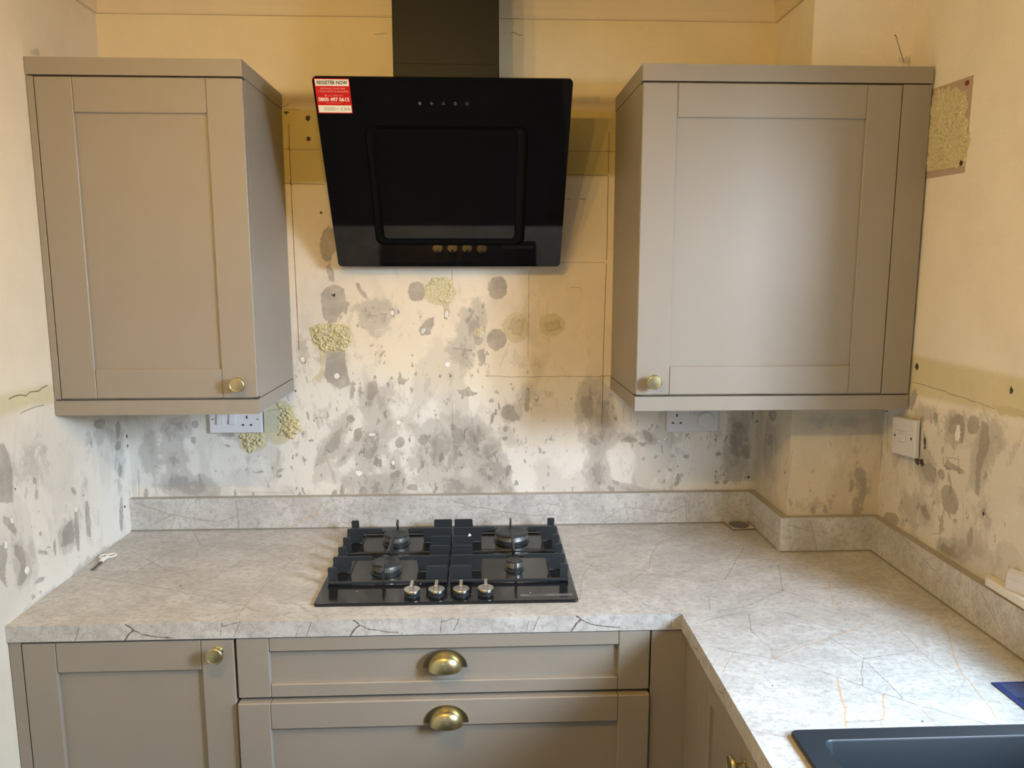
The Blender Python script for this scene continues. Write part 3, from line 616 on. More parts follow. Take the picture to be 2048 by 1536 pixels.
# --- coving: concave plaster moulding, its lower edge 0.10 below the ceiling
CV = .100
def coving(name, a, b, nrm, m0, m1):
    a = np.array([*a, 0.]); b = np.array([*b, 0.]); nr = np.array([*nrm, 0.]); d = (b-a)/np.linalg.norm(b-a)
    prof = [(0, ZC-CV), (.006, ZC-CV), (.008, ZC-CV+.004)]
    for k in range(9):
        t = math.radians(90*k/8); prof.append((.008+(CV-.014)*(1-math.cos(t))*.92+.0, ZC-CV+.006+(CV-.014)*math.sin(t)))
    prof += [(CV-.004, ZC-.006), (CV, ZC-.005), (CV, ZC-.0005), (0, ZC-.0005)]
    mb = MB(); v = []
    for e, mm in ((a, m0), (b, m1)):
        for p, z in prof: v.append(e+nr*p+d*mm*p+np.array([0, 0, z]))
    n = len(prof); f = [[i, (i+1) % n, n+(i+1) % n, n+i] for i in range(n)]+[list(range(n)), list(range(n, 2*n))[::-1]]
    mb.add(v, f); o = mb.build(name, M_CEIL); tag(o, kind='structure')
coving('trim_1', (0, 0), (.786, 0), (0, -1), 1, 0); coving('trim_2', (1.037, 0), (XB, 0), (0, -1), 0, -1)
coving('trim_3', (0, YREAR), (0, 0), (1, 0), 1, -1)
coving('trim_4', (XB, 0), (XB, -DB), (-1, 0), 1, 1); coving('trim_5', (XB, -DB), (XR, -DB), (0, -1), -1, -1)
coving('trim_6', (XR, -DB), (XR, YREAR), (-1, 0), 1, -1)
# --- ceiling, floor, rear wall, window, rear door surround
mb = MB(); mb.box(-.1, XR+.1, YREAR-.1, .1, ZC, ZC+.05); o = mb.build('ceiling', M_CEIL); tag(o, kind='structure')
mb = MB(); mb.box(-.1, XR+.1, YREAR-.1, .1, -.05, 0); o = mb.build('floor', M_FLOOR); tag(o, kind='structure')
mb = MB(); mb.box(-.1, .45, YREAR-.1, YREAR, 0, ZC); mb.box(1.55, XR+.1, YREAR-.1, YREAR, 0, ZC); mb.box(.45, 1.55, YREAR-.1, YREAR, 2.2, ZC); o = mb.build('wall_rear', M_ROOM); tag(o, kind='structure')
FX = XR+.2; mb = MB()
for a in ((WY0, WY1, WZ0-.02, WZ0+.04), (WY0, WY1, WZ1-.06, WZ1), (WY0, WY0+.06, WZ0+.041, WZ1-.061), (WY1-.06, WY1, WZ0+.041, WZ1-.061), ((WY0+WY1)/2-.03, (WY0+WY1)/2+.03, WZ0+.041, WZ1-.061)): mb.box(FX, FX+.06, *a, bev=.004)
o = mb.build('window_1', M_WHITEPAINT); tag(o, kind='structure')

# window sill with a rounded horn end
mb = MB(); a, b = -.686, -2.1
pts = [(XR-.018, b)]
for k in range(9):
    t_ = math.radians(180-k*90/8); pts.append((XR+.001+.019*math.cos(t_), a-.019+.019*math.sin(t_)))
pts += [(XR+.001, WY1-.001), (FX, WY1-.001), (FX, b+.2)]
rings = []
for ins, z in ((0, 1.0045), (0, 1.0180), (.0012, 1.0205), (.0035, 1.0215)):
    rings.append([(x+ins if x < XR else x, y-(ins if y > WY1 else 0), z) for x, y in pts])
n = len(pts); v = [p for r_ in rings for p in r_]; f = [(q*n+k, q*n+(k+1) % n, (q+1)*n+(k+1) % n, (q+1)*n+k)[::-1] for q in range(3) for k in range(n)]
mb.add(v, f+[list(range(n)), list(range(3*n, 4*n))[::-1]]); o = mb.build('window_sill', M_WHITEPAINT); tag(o, 'white painted window sill with a rounded end above the right upstand', 'window sill')
mb = MB(); d_ = Vector((.30, -.954, 0)); e_ = Vector((.954, .30, 0)); O_ = Vector((2.0115, -.7555, 1.0218))
mb.prism([(0, 0), (.010, 0), (.010, .041), (.0085, .0415), (.0075, .037), (.0055, .0375), (.0045, .0335), (.0025, .033), (.001, .0225), (0, .0215)], 0, .20, lambda p, z, q: tuple(O_+e_*p+d_*q+Vector((0, 0, z))))
o = mb.build('trim_offcut', M_WHITE); tag(o, 'white moulded trim offcut lying on the end of the window sill', 'trim')

# ================================================================== WORKTOPS and UPSTANDS
SX0, SX1, SY0, SY1 = 1.4717, 1.960, -2.02, -1.0377
def G(s, pts, w=.0011, k=0., jit=.0022, st=None): s.line(pts, w, k, st, jit=jit)
tm = Sheet((0, 0, WT), (1, 0, 0), (0, 1, 0), rng_steps(0, XR, .006), rng_steps(YF, 0, .006)); tm.B[0] = 0
tm.P = np.array([0, 0, WT])
for pts, w, k in [
    ([(155, 1150), (260, 1165), (420, 1195), (520, 1222)], .0010, 0), ([(170, 1140), (330, 1145)], .0008, 0), ([(260, 1100), (330, 1140), (380, 1150)], .0008, 0),
    ([(388, 1062), (400, 1090), (520, 1100), (640, 1110)], .0008, .2), ([(155, 1180), (60, 1215)], .0008, 0), ([(230, 1165), (350, 1100)], .0008, 0), ([(360, 1172), (430, 1155), (520, 1100), (600, 1070)], .0009, .5),
    ([(640, 1085), (560, 1140), (500, 1200), (470, 1240)], .0011, .6), ([(1150, 1075), (1220, 1065), (1300, 1055)], .0007, 0), ([(1140, 1125), (1260, 1138), (1400, 1165), (1450, 1158)], .0009, .2),
    ([(1350, 1074), (1320, 1084), (1304, 1108), (1300, 1134), (1260, 1164), (1235, 1174), (1170, 1180)], .0012, .5), ([(1235, 1174), (1300, 1215)], .0008, 0), ([(1300, 1055), (1350, 1074), (1420, 1052)], .0010, .2),
    ([(1488, 1095), (1470, 1125), (1450, 1158)], .0011, 0), ([(1556, 1130), (1566, 1180), (1500, 1210), (1440, 1222)], .0009, 0), ([(1652, 1150), (1660, 1180), (1668, 1215)], .0015, 1), ([(1566, 1180), (1620, 1200)], .0008, 0),
    ([(1740, 1170), (1785, 1215)], .0010, .6), ([(1100, 1222), (1160, 1200), (1165, 1150), (1190, 1120)], .0009, .3), ([(1415, 1190), (1420, 1220)], .0007, 0), ([(640, 1240), (600, 1210), (560, 1205)], .0008, 0)]: G(tm, pts, w, k)
fm = Sheet((0, YF, WT-TW), (1, 0, 0), (0, 0, 1), rng_steps(0, XI, .004), rng_steps(0, TW, .004)); fm.B[0] = 0
for sh in (0, 452, 895):
    for pts in ([(250+sh, 1248), (262+sh, 1256), (268+sh, 1261)], [(248+sh, 1283), (258+sh, 1268), (268+sh, 1261)], [(268+sh, 1261), (285+sh, 1270), (320+sh, 1276), (345+sh, 1278)]):
        fm.line([(x, y-(x-250)*.0235) for x, y in pts], .0017 if pts[0][1] > 1262 or pts[0][1] < 1250 else .0010, .3, 1.0, jit=.0012)
for sh in (0, 440, 900):
    for pts in ([(444+sh, 1242), (441+sh, 1275)], [(442+sh, 1254), (483+sh, 1243)], [(479+sh, 1246), (467+sh, 1273)], [(158+sh*1.0, 1256), (150+sh, 1282)]):
        fm.line([(x, y-(x-444)*.0225 if x > 600 or sh else y) for x, y in pts], .0007, 0, .6, jit=.0008)
fm.line([(623, 1243), (613, 1271)], .0007, 0, .6, jit=.0008); fm.line([(1077, 1234), (1066, 1262)], .0007, 0, .6, jit=.0008)
mb = MB(); mb.add([(0, YF, WT-TW), (XR, YF, WT-TW), (XR, 0, WT-TW), (0, 0, WT-TW)], [(0, 3, 2, 1)])
mb.add([(XI, YF, WT-TW), (XR, YF, WT-TW), (XR, YF, WT), (XI, YF, WT)], [(0, 1, 2, 3)]); mb.add([(0, 0, WT-TW), (0, YF, WT-TW), (0, YF, WT), (0, 0, WT)], [(0, 1, 2, 3)]); mb.add([(XR, 0, WT-TW), (XR, YF, WT-TW), (XR, YF, WT), (XR, 0, WT)], [(3, 2, 1, 0)]); mb.add([(0, 0, WT-TW), (XR, 0, WT-TW), (XR, 0, WT), (0, 0, WT)], [(3, 2, 1, 0)])
o = build_sheets('worktop', [tm, fm], mb, [M_STONE]); tag(o, 'pale veined stone effect worktop along the back wall, under the hob', 'worktop', None)
YL = YF-.0012
tl = Sheet((XI, -2.1, WT), (1, 0, 0), (0, 1, 0), rng_steps(0, XR-XI, .006), rng_steps(0, 2.1+YL, .006)); tl.B[0] = 0
tl.hole = (SX0+.012-XI, SX1-.012-XI, .08, SY1-.012+2.1)
for pts, w, k in [
    ([(1496, 1221), (1502, 1262), (1542, 1296), (1546, 1317)], .0009, 0), ([(1418, 1292), (1480, 1306), (1546, 1317), (1640, 1342), (1724, 1372), (1840, 1412), (1980, 1450)], .0009, 0),
    ([(1546, 1317), (1600, 1295), (1660, 1275), (1716, 1258), (1748, 1238)], .0014, 1), ([(1748, 1238), (1700, 1218)], .0009, .3), ([(1748, 1238), (1790, 1252), (1820, 1280), (1860, 1320), (1910, 1350)], .0011, .6),
    ([(1660, 1275), (1700, 1300), (1727, 1318)], .0010, 0), ([(1727, 1318), (1780, 1310), (1830, 1300)], .0009, 0), ([(1727, 1318), (1722, 1345), (1724, 1372)], .0011, .3), ([(1735, 1325), (1770, 1360), (1805, 1395)], .0009, 0),
    ([(1675, 1355), (1680, 1385), (1692, 1420), (1690, 1445), (1695, 1462)], .0022, 1), ([(1765, 1388), (1768, 1420), (1766, 1440)], .0018, 1), ([(1766, 1440), (1690, 1445)], .0008, 0), ([(1760, 1442), (1772, 1462)], .0010, .6),
    ([(1840, 1412), (1870, 1450), (1880, 1458)], .0012, .8), ([(1890, 1250), (1905, 1300), (1920, 1340), (1968, 1400), (1990, 1435), (2010, 1456)], .0016, 1), ([(1390, 1248), (1440, 1234), (1496, 1221)], .0009, 0),
    ([(1466, 1306), (1445, 1345)], .0011, .6), ([(1500, 1460), (1570, 1474)], .0009, .3), ([(1560, 1221), (1640, 1250), (1690, 1262)], .0008, 0), ([(1975, 1402), (2040, 1410)], .0008, .3)]: G(tl, pts, w, k)
fl = Sheet((XI, -2.1, WT-TW), (0, 1, 0), (0, 0, 1), rng_steps(0, 2.1+YL, .004), rng_steps(0, TW, .004)); fl.B[0] = 0
fl.E = (np.array([0, 1., 0]), np.array([0, 0, 1.])); 
fl.P = np.array([XI, -2.1, WT-TW])
for u0 in (1.36, 1.20, .92, .7):
    fl.line([(u0, .036), (u0+.012, .018), (u0-.006, 0)], .0011, 0, .8, raw=True, jit=.001); fl.line([(u0+.012, .018), (u0+.05, .006)], .0008, 0, .6, raw=True, jit=.001)
mb = MB()
for (x0, x1, y0, y1) in ((XI, SX0+.012, -2.1, YL), (SX1-.012, XR, -2.1, YL), (SX0+.012, SX1-.012, SY1-.012, YL), (SX0+.012, SX1-.012, -2.1, -2.02)):
    mb.add([(x0, y0, WT-TW), (x1, y0, WT-TW), (x1, y1, WT-TW), (x0, y1, WT-TW)], [(0, 3, 2, 1)])
hx0, hx1, hy0, hy1 = SX0+.012, SX1-.012, -2.02, SY1-.012
for q in (((hx0, hy0), (hx0, hy1)), ((hx0, hy1), (hx1, hy1)), ((hx1, hy1), (hx1, hy0)), ((hx1, hy0), (hx0, hy0)), ((XI, YL), (XR, YL)), ((XR, YL), (XR, -2.1)), ((XR, -2.1), (XI, -2.1))):
    (xa, ya), (xb, yb) = q; mb.add([(xa, ya, WT-TW), (xb, yb, WT-TW), (xb, yb, WT), (xa, ya, WT)], [(0, 1, 2, 3)])
# sheet fl runs along y: flip so that it faces the room
o = build_sheets('worktop', [tl, fl], mb, [M_STONE]); tag(o, 'pale veined stone effect worktop leg on the right, holding the black sink', 'worktop')

def upstand(P, eu, L, nrm, label, veins, cap0=0, cap1=0):
    P = np.array(P, float); eu = np.array(eu, float); nrm = np.array(nrm, float)
    s = Sheet(P+nrm*TU, eu, (0, 0, 1), rng_steps(0, L, .005), rng_steps(0, HU, .005)); s.B[0] = 0
    for pts, w, k in veins: G(s, pts, w, k)
    mb = MB(); q = lambda u, d, z: tuple(P+eu*u+nrm*d+np.array([0, 0, z]))
    mb.mi = 1; mb.add([q(0, 0, HU), q(L, 0, HU), q(L, TU, HU), q(0, TU, HU)], [(3, 2, 1, 0)]); mb.mi = 0
    mb.add([q(0, 0, 0), q(0, TU, 0), q(0, TU, HU), q(0, 0, HU)], [(0, 1, 2, 3)]); mb.add([q(L, 0, 0), q(L, TU, 0), q(L, TU, HU), q(L, 0, HU)], [(3, 2, 1, 0)])
    mb.add([q(0, 0, 0), q(L, 0, 0), q(L, 0, HU), q(0, 0, HU)], [(0, 1, 2, 3)])
    o = build_sheets('upstand', [s], mb, [M_STONE, M_LIP]); tag(o, label, 'upstand')
    b_ = MB(); v = [q(u, TU+dd, zz) for u in (0, L) for dd, zz in ((0, 0), (.0028, 0), (0, .0030))]
    b_.add(v, [(0, 1, 2), (3, 5, 4), (0, 3, 4, 1), (1, 4, 5, 2), (0, 2, 5, 3)]); b_.build('sealant_bead', M_BEAD, o); return o
M_BEAD = simple('grey_sealant', lin(128, 126, 116), .45)
M_LIP = simple('stone_laminate_top_edge', lin(172, 166, 157), .5, 0, .2, 60)
Z0 = WT+.0004
upstand((0, 0, Z0), (1, 0, 0), XB-.0005, (0, -1, 0), 'long stone effect upstand behind the hob along the back wall', [
    ([(270, 1005), (345, 1030), (440, 1045), (478, 1030)], .0009, .3), ([(345, 1030), (300, 1052)], .0007, 0), ([(350, 1033), (340, 1060)], .0008, .4), ([(472, 1002), (478, 1060)], .0007, .1), ([(440, 1045), (452, 1060)], .0007, 0),
    ([(560, 1058), (600, 1045), (632, 1028), (648, 1003)], .0012, 1), ([(632, 1028), (648, 1048)], .0012, 1), ([(725, 1005), (738, 1035), (742, 1056)], .0009, .6), ([(900, 1000), (940, 1012), (1000, 1022), (1060, 1030), (1110, 1030)], .0011, .4),
    ([(930, 1010), (912, 1035), (896, 1056)], .0009, .6), ([(1110, 1000), (1090, 1032), (1080, 1046)], .0010, .5), ([(1250, 1008), (1256, 1040)], .0007, 0), ([(1200, 1044), (1245, 1015), (1300, 1020), (1340, 1026), (1366, 1012)], .0008, .2), ([(1370, 994), (1374, 1042)], .0008, .1)])
upstand((XB, -TU, Z0), (0, -1, 0), DB-TU, (-1, 0, 0), 'short stone effect upstand on the side of the pipe boxing', [([(1500, 1020), (1530, 1050), (1560, 1070)], .0007, 0)])
upstand((XB-TU, -DB, Z0), (1, 0, 0), XR-XB+TU-.0005, (0, -1, 0), 'stone effect upstand across the front of the pipe boxing', [([(1620, 1040), (1628, 1075), (1634, 1100)], .0010, .5), ([(1575, 1050), (1620, 1062)], .0007, 0)])
upstand((XR, -DB-TU, Z0), (0, -1, 0), 2.1-DB-TU, (-1, 0, 0), 'stone effect upstand running along the right wall under the sill', [([(1800, 1070), (1850, 1120), (1900, 1180)], .0009, .4), ([(1960, 1180), (2000, 1260)], .0008, .2)])

# ================================================================== CABINETS
def shaker(parent, axis, a0, a1, z0, z1, yf, depth, stile, rail_t, rail_b, name='door', rec=.006, label=None, knobf=None):
    """door on a front plane. axis 'x': front faces -y at y=yf. axis 'y': front faces -x at x=yf; a0<a1 along the axis"""
    def B(mb, a, b, c, d, f0, f1, bev=.0012):
        if axis == 'x': mb.box(a, b, f0, f1, c, d, bev)
        else: mb.box(f0, f1, a, b, c, d, bev)
        return mb
    g = .0004
    door = B(MB(), a0+stile-.004, a1-stile+.004, z0+rail_b-.004, z1-rail_t+.004, yf+rec, yf+depth, .0).build(name, M_CAB, parent, label)
    for (p, q) in ((a0, a0+stile), (a1-stile, a1)): B(MB(), p, q, z0, z1, yf, yf+depth, .0018).build('stile', M_CAB, door)
    for (p, q) in ((z0, z0+rail_b), (z1-rail_t, z1)): B(MB(), a0+stile+g, a1-stile-g, p, q, yf+.0003, yf+depth, .0018).build('rail', M_CAB, door)
    return door
def knob(parent, p, axis='y', r=.0175):
    M = Matrix.Translation(p) @ (Matrix.Rotation(math.pi/2, 4, 'X') if axis == 'y' else Matrix.Rotation(-math.pi/2, 4, 'Y'))
    mb = MB(); mb.lathe([(.0105, 0), (.0105, .002), (.0070, .0045), (.0058, .010), (.0062, .016), (.0110, .0195), (r-.0012, .0215), (r, .0230), (r, .0275), (r-.001, .0290), (r-.0022, .0296), (r-.0030, .0290), (.004, .0300)], M, 40)
    return mb.build('knob', M_BRASS, parent, 'brushed brass round knob')

ZD, ZDT, ZCT, ZPB = 1.3418, 2.0560, 2.0960, 1.3045
def wall_cabinet(x0, xd0, xd1, x1, yf, label, side, knob_x, fill_w):
    c = empty('wall_cabinet', ((x0+x1)/2, 0, ZPB), label, 'wall cabinet')
    T = .018; yb = -.0015
    mb = MB()
    if side == 'right':    # visible flank on its right; left flank against the wall
        mb.box(x0+.001, x1-.0015, yf+.024, yb, ZD-.002, ZDT+.004, .001)
    else:
        mb.box(x0+.0015, XB-.002, yf+.024, yb, ZD-.002, ZDT+.004, .001); mb.box(XB-.004, x1-.002, yf+.024, -DB-.0015, ZD-.002, ZDT+.004, 0)
    mb.build('carcass', M_CAB, c)
    mb = MB(); mb.box(xd0+.002, xd1-.002, yf+.0225, yf+.0245, ZD, ZDT+.002); mb.build('door_gap_shade', M_GAP_SHADE, c)
    d = shaker(c, 'x', xd0+.0012, xd1-.0008, ZD+.0015, ZDT-.0005, yf, .0215, .080, .075, .068)
    knob(d, (knob_x, yf, 1.3773))
    # filler strip
    mb = MB()
    if side == 'right': mb.box(x0+.0005, xd0-.0012, yf+.002, yf+.022, ZD, ZDT+.001, .001)
    else: mb.box(xd1+.0014, x1-.001, yf+.001, yf+.022, ZD, ZDT+.001, .001)
    mb.build('filler_strip', M_CAB, c)
    # cornice and pelmet, mitred at the open corner
    for nm, z0, z1 in (('cornice', ZDT+.0035, ZCT), ('pelmet', ZPB, ZD-.0030)):
        mb = MB()
        if side == 'right':
            mb.prism([(x0+.0005, yf), (x1, yf), (x1-T, yf+T), (x0+.0005, yf+T)], z0, z1, lambda a, b, d: (a, b, d))
            mb.build(nm, M_CAB, c); mb = MB()
            mb.prism([(x1, yf+.0004), (x1, yb), (x1-T, yb), (x1-T, yf+T)], z0, z1, lambda a, b, d: (a, b, d))
        else:
            mb.prism([(x0, yf), (x1-.001, yf), (x1-.001, yf+T), (x0+T, yf+T)], z0, z1, lambda a, b, d: (a, b, d))
            mb.build(nm, M_CAB, c); mb = MB()
            mb.prism([(x0, yf+.0004), (x0+T, yf+T), (x0+T, yb), (x0, yb)], z0, z1, lambda a, b, d: (a, b, d))
        mb.build(nm, M_CAB, c)
    return c
wall_cabinet(.0008, .0170, .4666, .4666, -.3504, 'narrow greige shaker wall cabinet on the left with knob at lower right', 'right', .4273, .016)
wall_cabinet(1.3543, 1.3543, 1.9536, 2.023, -.3507, 'wide greige shaker wall cabinet on the right with knob at lower left', 'left', 1.3945, .07)

# --- base units
YD = -.6025; PL = .15; ZB = WT-TW-.003
c = empty('base_cabinet', (.245, -.3, 0), 'greige shaker base cupboard with a round brass knob, at far left below the worktop', 'base cabinet')
mb = MB(); mb.box(.028, .464, YD+.024, -.004, PL, ZB); mb.build('carcass', M_CAB, c)
mb = MB(); mb.box(.001, .0255, YD+.001, YD+.022, 0.001, ZB, .001); mb.build('filler_strip', M_CAB, c)
mb = MB(); mb.box(.03, .4635, YD+.0225, YD+.0245, PL, ZB-.002); mb.build('door_gap_shade', M_GAP_SHADE, c)
mb = MB(); mb.box(.026, .464, YD+.06, YD+.078, 0.001, PL-.002); mb.build('plinth', M_CAB, c)
d = shaker(c, 'x', .0275, .4625, PL+.003, ZB-.003, YD, .022, .068, .066, .068, rec=.009); knob(d, (.4310, YD, .8462))
def cup(parent, x, z, y):
    mb = MB(); a, b = .0475, .040; n = 28
    outer = [(x+a*math.cos(math.pi*k/n), z+b*math.sin(math.pi*k/n)) for k in range(n+1)]
    inner = [(x+.034*math.cos(math.pi*k/n), z+.028*math.sin(math.pi*k/n)) for k in range(n+1)]
    v = []; f = []
    for yy in (y, y-.0022):
        for o_, i_ in zip(outer, inner): v.append((o_[0], yy, o_[1])); v.append((i_[0], yy, i_[1]))
    m = 2*(n+1)
    for k in range(n):
        i = 2*k; f.append((i, i+1, i+3, i+2)); f.append((m+i, m+i+2, m+i+3, m+i+1)); f.append((i, i+2, m+i+2, m+i)); f.append((i+1, m+i+1, m+i+3, i+3))
    mb.add(v, f)
    # hooded shell: quarter ellipsoid, open underneath
    v = []; f = []; nu, nv = 28, 12
    for sh in (0, .0016):
        A, Bz, Cy = .0365-sh, .031-sh, .0255-sh
        for j in range(nv+1):
            t = math.pi/2*j/nv
            for k in range(nu+1):
                u = math.pi*k/nu; v.append((x+A*math.cos(u), y-.001-Cy*math.sin(u)*math.cos(t)**.55, z-.004+(Bz+.004)*math.sin(u)*math.sin(t)**1.0))
    w = nu+1; m = w*(nv+1)
    for j in range(nv):
        for k in range(nu):
            i = j*w+k; f.append((i, i+w, i+w+1, i+1)); f.append((m+i, m+i+1, m+i+w+1, m+i+w))
    for k in range(nu): f.append((k, k+1, m+k+1, m+k))
    mb.add(v, f, True)
    return mb.build('cup_handle', M_BRASS, parent, 'brushed brass cup handle')
c = empty('drawer_unit', (.905, -.3, 0), 'wide greige drawer unit under the hob with brass cup handles', 'drawer unit')
mb = MB(); mb.box(.467, 1.349, YD+.024, -.004, PL, ZB-.0); mb.build('carcass', M_CAB, c)
mb = MB(); mb.box(.4675, 1.3485, YD+.0225, YD+.0245, PL, ZB-.002); mb.build('drawer_gap_shade', M_GAP_SHADE, c)
mb = MB(); mb.box(.466, 1.35, YD+.06, YD+.078, 0.001, PL-.002); mb.build('plinth', M_CAB, c)
d = shaker(c, 'x', .4675, 1.3480, .7360, ZB-.001, YD, .022, .068, .030, .030, 'drawer', .011); cup(d, .9066, .7975, YD+.0)
d = shaker(c, 'x', .4675, 1.3480, .4400, .7290, YD-.011, .033, .068, .060, .060, 'drawer', .011); cup(d, .9086, .6770, YD-.011)
d = shaker(c, 'x', .4675, 1.3480, PL+.003, .4350, YD, .022, .068, .060, .060, 'drawer', .011); cup(d, .9086, .385, YD)
# right hand run (front faces the room's left)
XF = 1.4290
c = empty('base_cabinet', (1.73, -1.3, 0), 'greige base cupboard run under the sink worktop, its doors facing left', 'base cabinet')
mb = MB(); mb.box(XF+.024, XR-.002, -2.08, -1.018, PL, .70); mb.box(XF+.024, XR-.002, -1.016, YD+.03, PL, ZB); mb.build('carcass', M_CAB, c)
mb = MB(); mb.box(XF+.0225, XF+.0245, -2.08, YD+.0, PL, ZB-.002); mb.build('door_gap_shade', M_GAP_SHADE, c)
mb = MB(); mb.box(1.3515, XF+.022, YD+.001, YD+.021, .001, ZB, .001); mb.build('corner_post', M_CAB, c)
mb = MB(); mb.box(XF, XF+.022, -.700, YD+.0005, .001, ZB, .001); mb.build('corner_post', M_CAB, c)
mb = MB(); mb.box(XF+.06, XF+.078, -2.08, YD-.1, .001, PL-.002); mb.build('plinth', M_CAB, c)
def shaker_y(y0, y1): return shaker(c, 'y', y0, y1, PL+.003, ZB-.003, XF, .022, .066, .066, .068, rec=.009)
d = shaker_y(-1.0150, -.7025); knob(d, (XF, -.978, .8140), 'x')
d = shaker_y(-1.53, -1.0185); d = shaker_y(-2.075, -1.5335)

# ================================================================== COOKER HOOD
HX0, HX1 = .6113, 1.2018; HT = np.array([HX0, -.3187, 2.0683]); HL = .4942
hd_ = np.array([0, .2587, -.4211]); hd_ /= np.linalg.norm(hd_); hn = np.array([0, -.85205, -.52345])   # outward normal
def H(u, v, d=0.): return tuple(HT+np.array([1., 0, 0])*u+hd_*v+hn*d)
hood = empty('cooker_hood', (.9066, 0, 1.647), 'angled black glass cooker hood with chimney, above the hob', 'cooker hood')
W = HX1-HX0
def frame_plate(mb, outer, inner, d0, d1):
    """ring plate between two rounded rectangles with equal point counts"""
    n = len(outer); v = []
    for d in (d0, d1):
        for a, b in outer: v.append(H(a, b, d))
        for a, b in inner: v.append(H(a, b, d))
    f = []
    for k in range(n):
        j = (k+1) % n
        f += [(k, n+k, n+j, j), (2*n+k, 2*n+j, 3*n+j, 3*n+k), (k, j, 2*n+j, 2*n+k), (n+k, 3*n+k, 3*n+j, n+j)]
    return mb.add(v, f)
mb = MB(); frame_plate(mb, rrect(0, W, 0, HL, .010), rrect(.106, .492, .112, .430, .022), -.005, 0); mb.build('glass_panel', M_GLASS, hood)
mb = MB(); frame_plate(mb, rrect(.001, W-.001, .001, HL-.001, .010), rrect(.012, W-.012, .012, HL-.012, .009), -.0064, -.0052); mb.build('glass_edge_trim', M_STEEL, hood)
mb = MB(); frame_plate(mb, rrect(.1065, .4915, .1125, .4295, .0215), rrect(.128, .466, .121, .409, .012), -.012, -.009); mb.build('suction_gap', M_MATTBLACK, hood)
mb = MB(); mb.prism(rrect(.129, .465, .120, .410, .010), -.006, -.0010, lambda a, b, d: H(a, b, d)); mb.build('inner_glass_panel', M_GLASS, hood)
# body behind the glass
mb = MB()
def body(u0, u1, pts): mb.prism(pts, HX0+u0, HX0+u1, lambda y, z, x: (x, y, z))
gp = [H(0, .02, -.0125)[1:], H(0, .47, -.0125)[1:]]
body(.035, W-.035, [gp[0], gp[1], (-.0015, gp[1][1]+.002), (-.0015, 2.060), (gp[0][0]+.02, 2.060)][::-1]); mb.build('motor_housing', M_BLACKMETAL, hood)
mb = MB(); mb.box(.7888, 1.0340, -.27, -.0015, 2.050, ZC-.0015, .0015); mb.build('chimney', M_BLACKMETAL, hood)
mb = MB(); mb.box(.7905, 1.0322, -.2725, -.004, 2.050, 2.11, .001); mb.build('chimney_sleeve', M_BLACKMETAL, hood)

# text on real surfaces
def text(name, body_, size, origin, ex, ez, mat, parent, align='CENTER', thick=.00012, width=None, bold=0.):
    """ex: reading direction, ez: up direction of the letters"""
    cu = bpy.data.curves.new(name, 'FONT'); cu.body = body_; cu.size = size; cu.align_x = align; cu.align_y = 'CENTER'; cu.extrude = 0; cu.resolution_u = 3; cu.offset = bold
    t_ = bpy.data.objects.new(name, cu); COL.objects.link(t_)
    dg = bpy.context.evaluated_depsgraph_get(); me = bpy.data.meshes.new_from_object(t_.evaluated_get(dg)); bpy.data.objects.remove(t_); bpy.data.curves.remove(cu)
    X = Vector(ex).normalized(); Y = Vector(ez).normalized(); Zn = X.cross(Y)
    sc_ = 1.
    if width:
        xs = [v.co.x for v in me.vertices]; sc_ = width/(max(xs)-min(xs))
    for v in me.vertices: v.co = Vector(origin)+X*v.co.x*sc_+Y*v.co.y+Zn*thick
    me.materials.clear(); me.materials.append(mat); me.name = name
    return link(name, me, parent)
def hpatch(name, u0, u1, v0, v1, d0, d1, mat, parent):
    mb = MB(); mb.prism([(u0, v0), (u0, v1), (u1, v1), (u1, v0)], d0, d1, lambda a, b, d: H(a, b, d)); return mb.build(name, mat, parent)
# sticker: tilted very slightly like the photo
stk = hpatch('sticker', .0045, .0830, .0040, .0830, .0002, .0006, M_RED, hood); stk['label'] = 'red and white sticker on the glass'
hpatch('sticker_band', .0062, .0813, .0058, .0205, .0006, .0007, M_PAPER, stk); hpatch('sticker_band', .0062, .0813, .0645, .0812, .0006, .0007, M_PAPER, stk)
up = tuple(-hd_); cxs = .0438
def st(txt, v, size, mat, width, u=cxs, bold=0., d=.0008): text('lettering', txt, size, H(u, v, d), (1, 0, 0), up, mat, stk, width=width, bold=bold)
st('REGISTER NOW', .0133, .0115, M_INK, .068, bold=.0003); st('ACTIVATE YOUR FREE', .0265, .0058, M_PINKPRINT, .056, bold=.0001); st('5 YEAR PARTS GUARANTEE', .0330, .0058, M_PINKPRINT, .068, bold=.0001)
st('CALL FREE NOW', .0425, .0052, M_PINKPRINT, .036, cxs+.004); st('0800 497 0615', .0515, .0118, M_PAPER, .070, bold=.0003)
st('C D A', .0730, .0090, M_GREENPRINT, .021, .0675, .0001)
for v, w in ((.0590, .036),): hpatch('fine_print', cxs-w/2, cxs+w/2, v-.0004, v+.0004, .0007, .0008, M_PINKPRINT, stk)
for v, w in ((.0700, .026), (.0728, .034), (.0756, .026)): hpatch('fine_print', .018, .018+w, v-.0004, v+.0004, .0007, .0008, M_GREENPRINT, stk)
hpatch('phone_icon', .0245, .0275, .0405, .0445, .0007, .0008, M_PINKPRINT, stk)
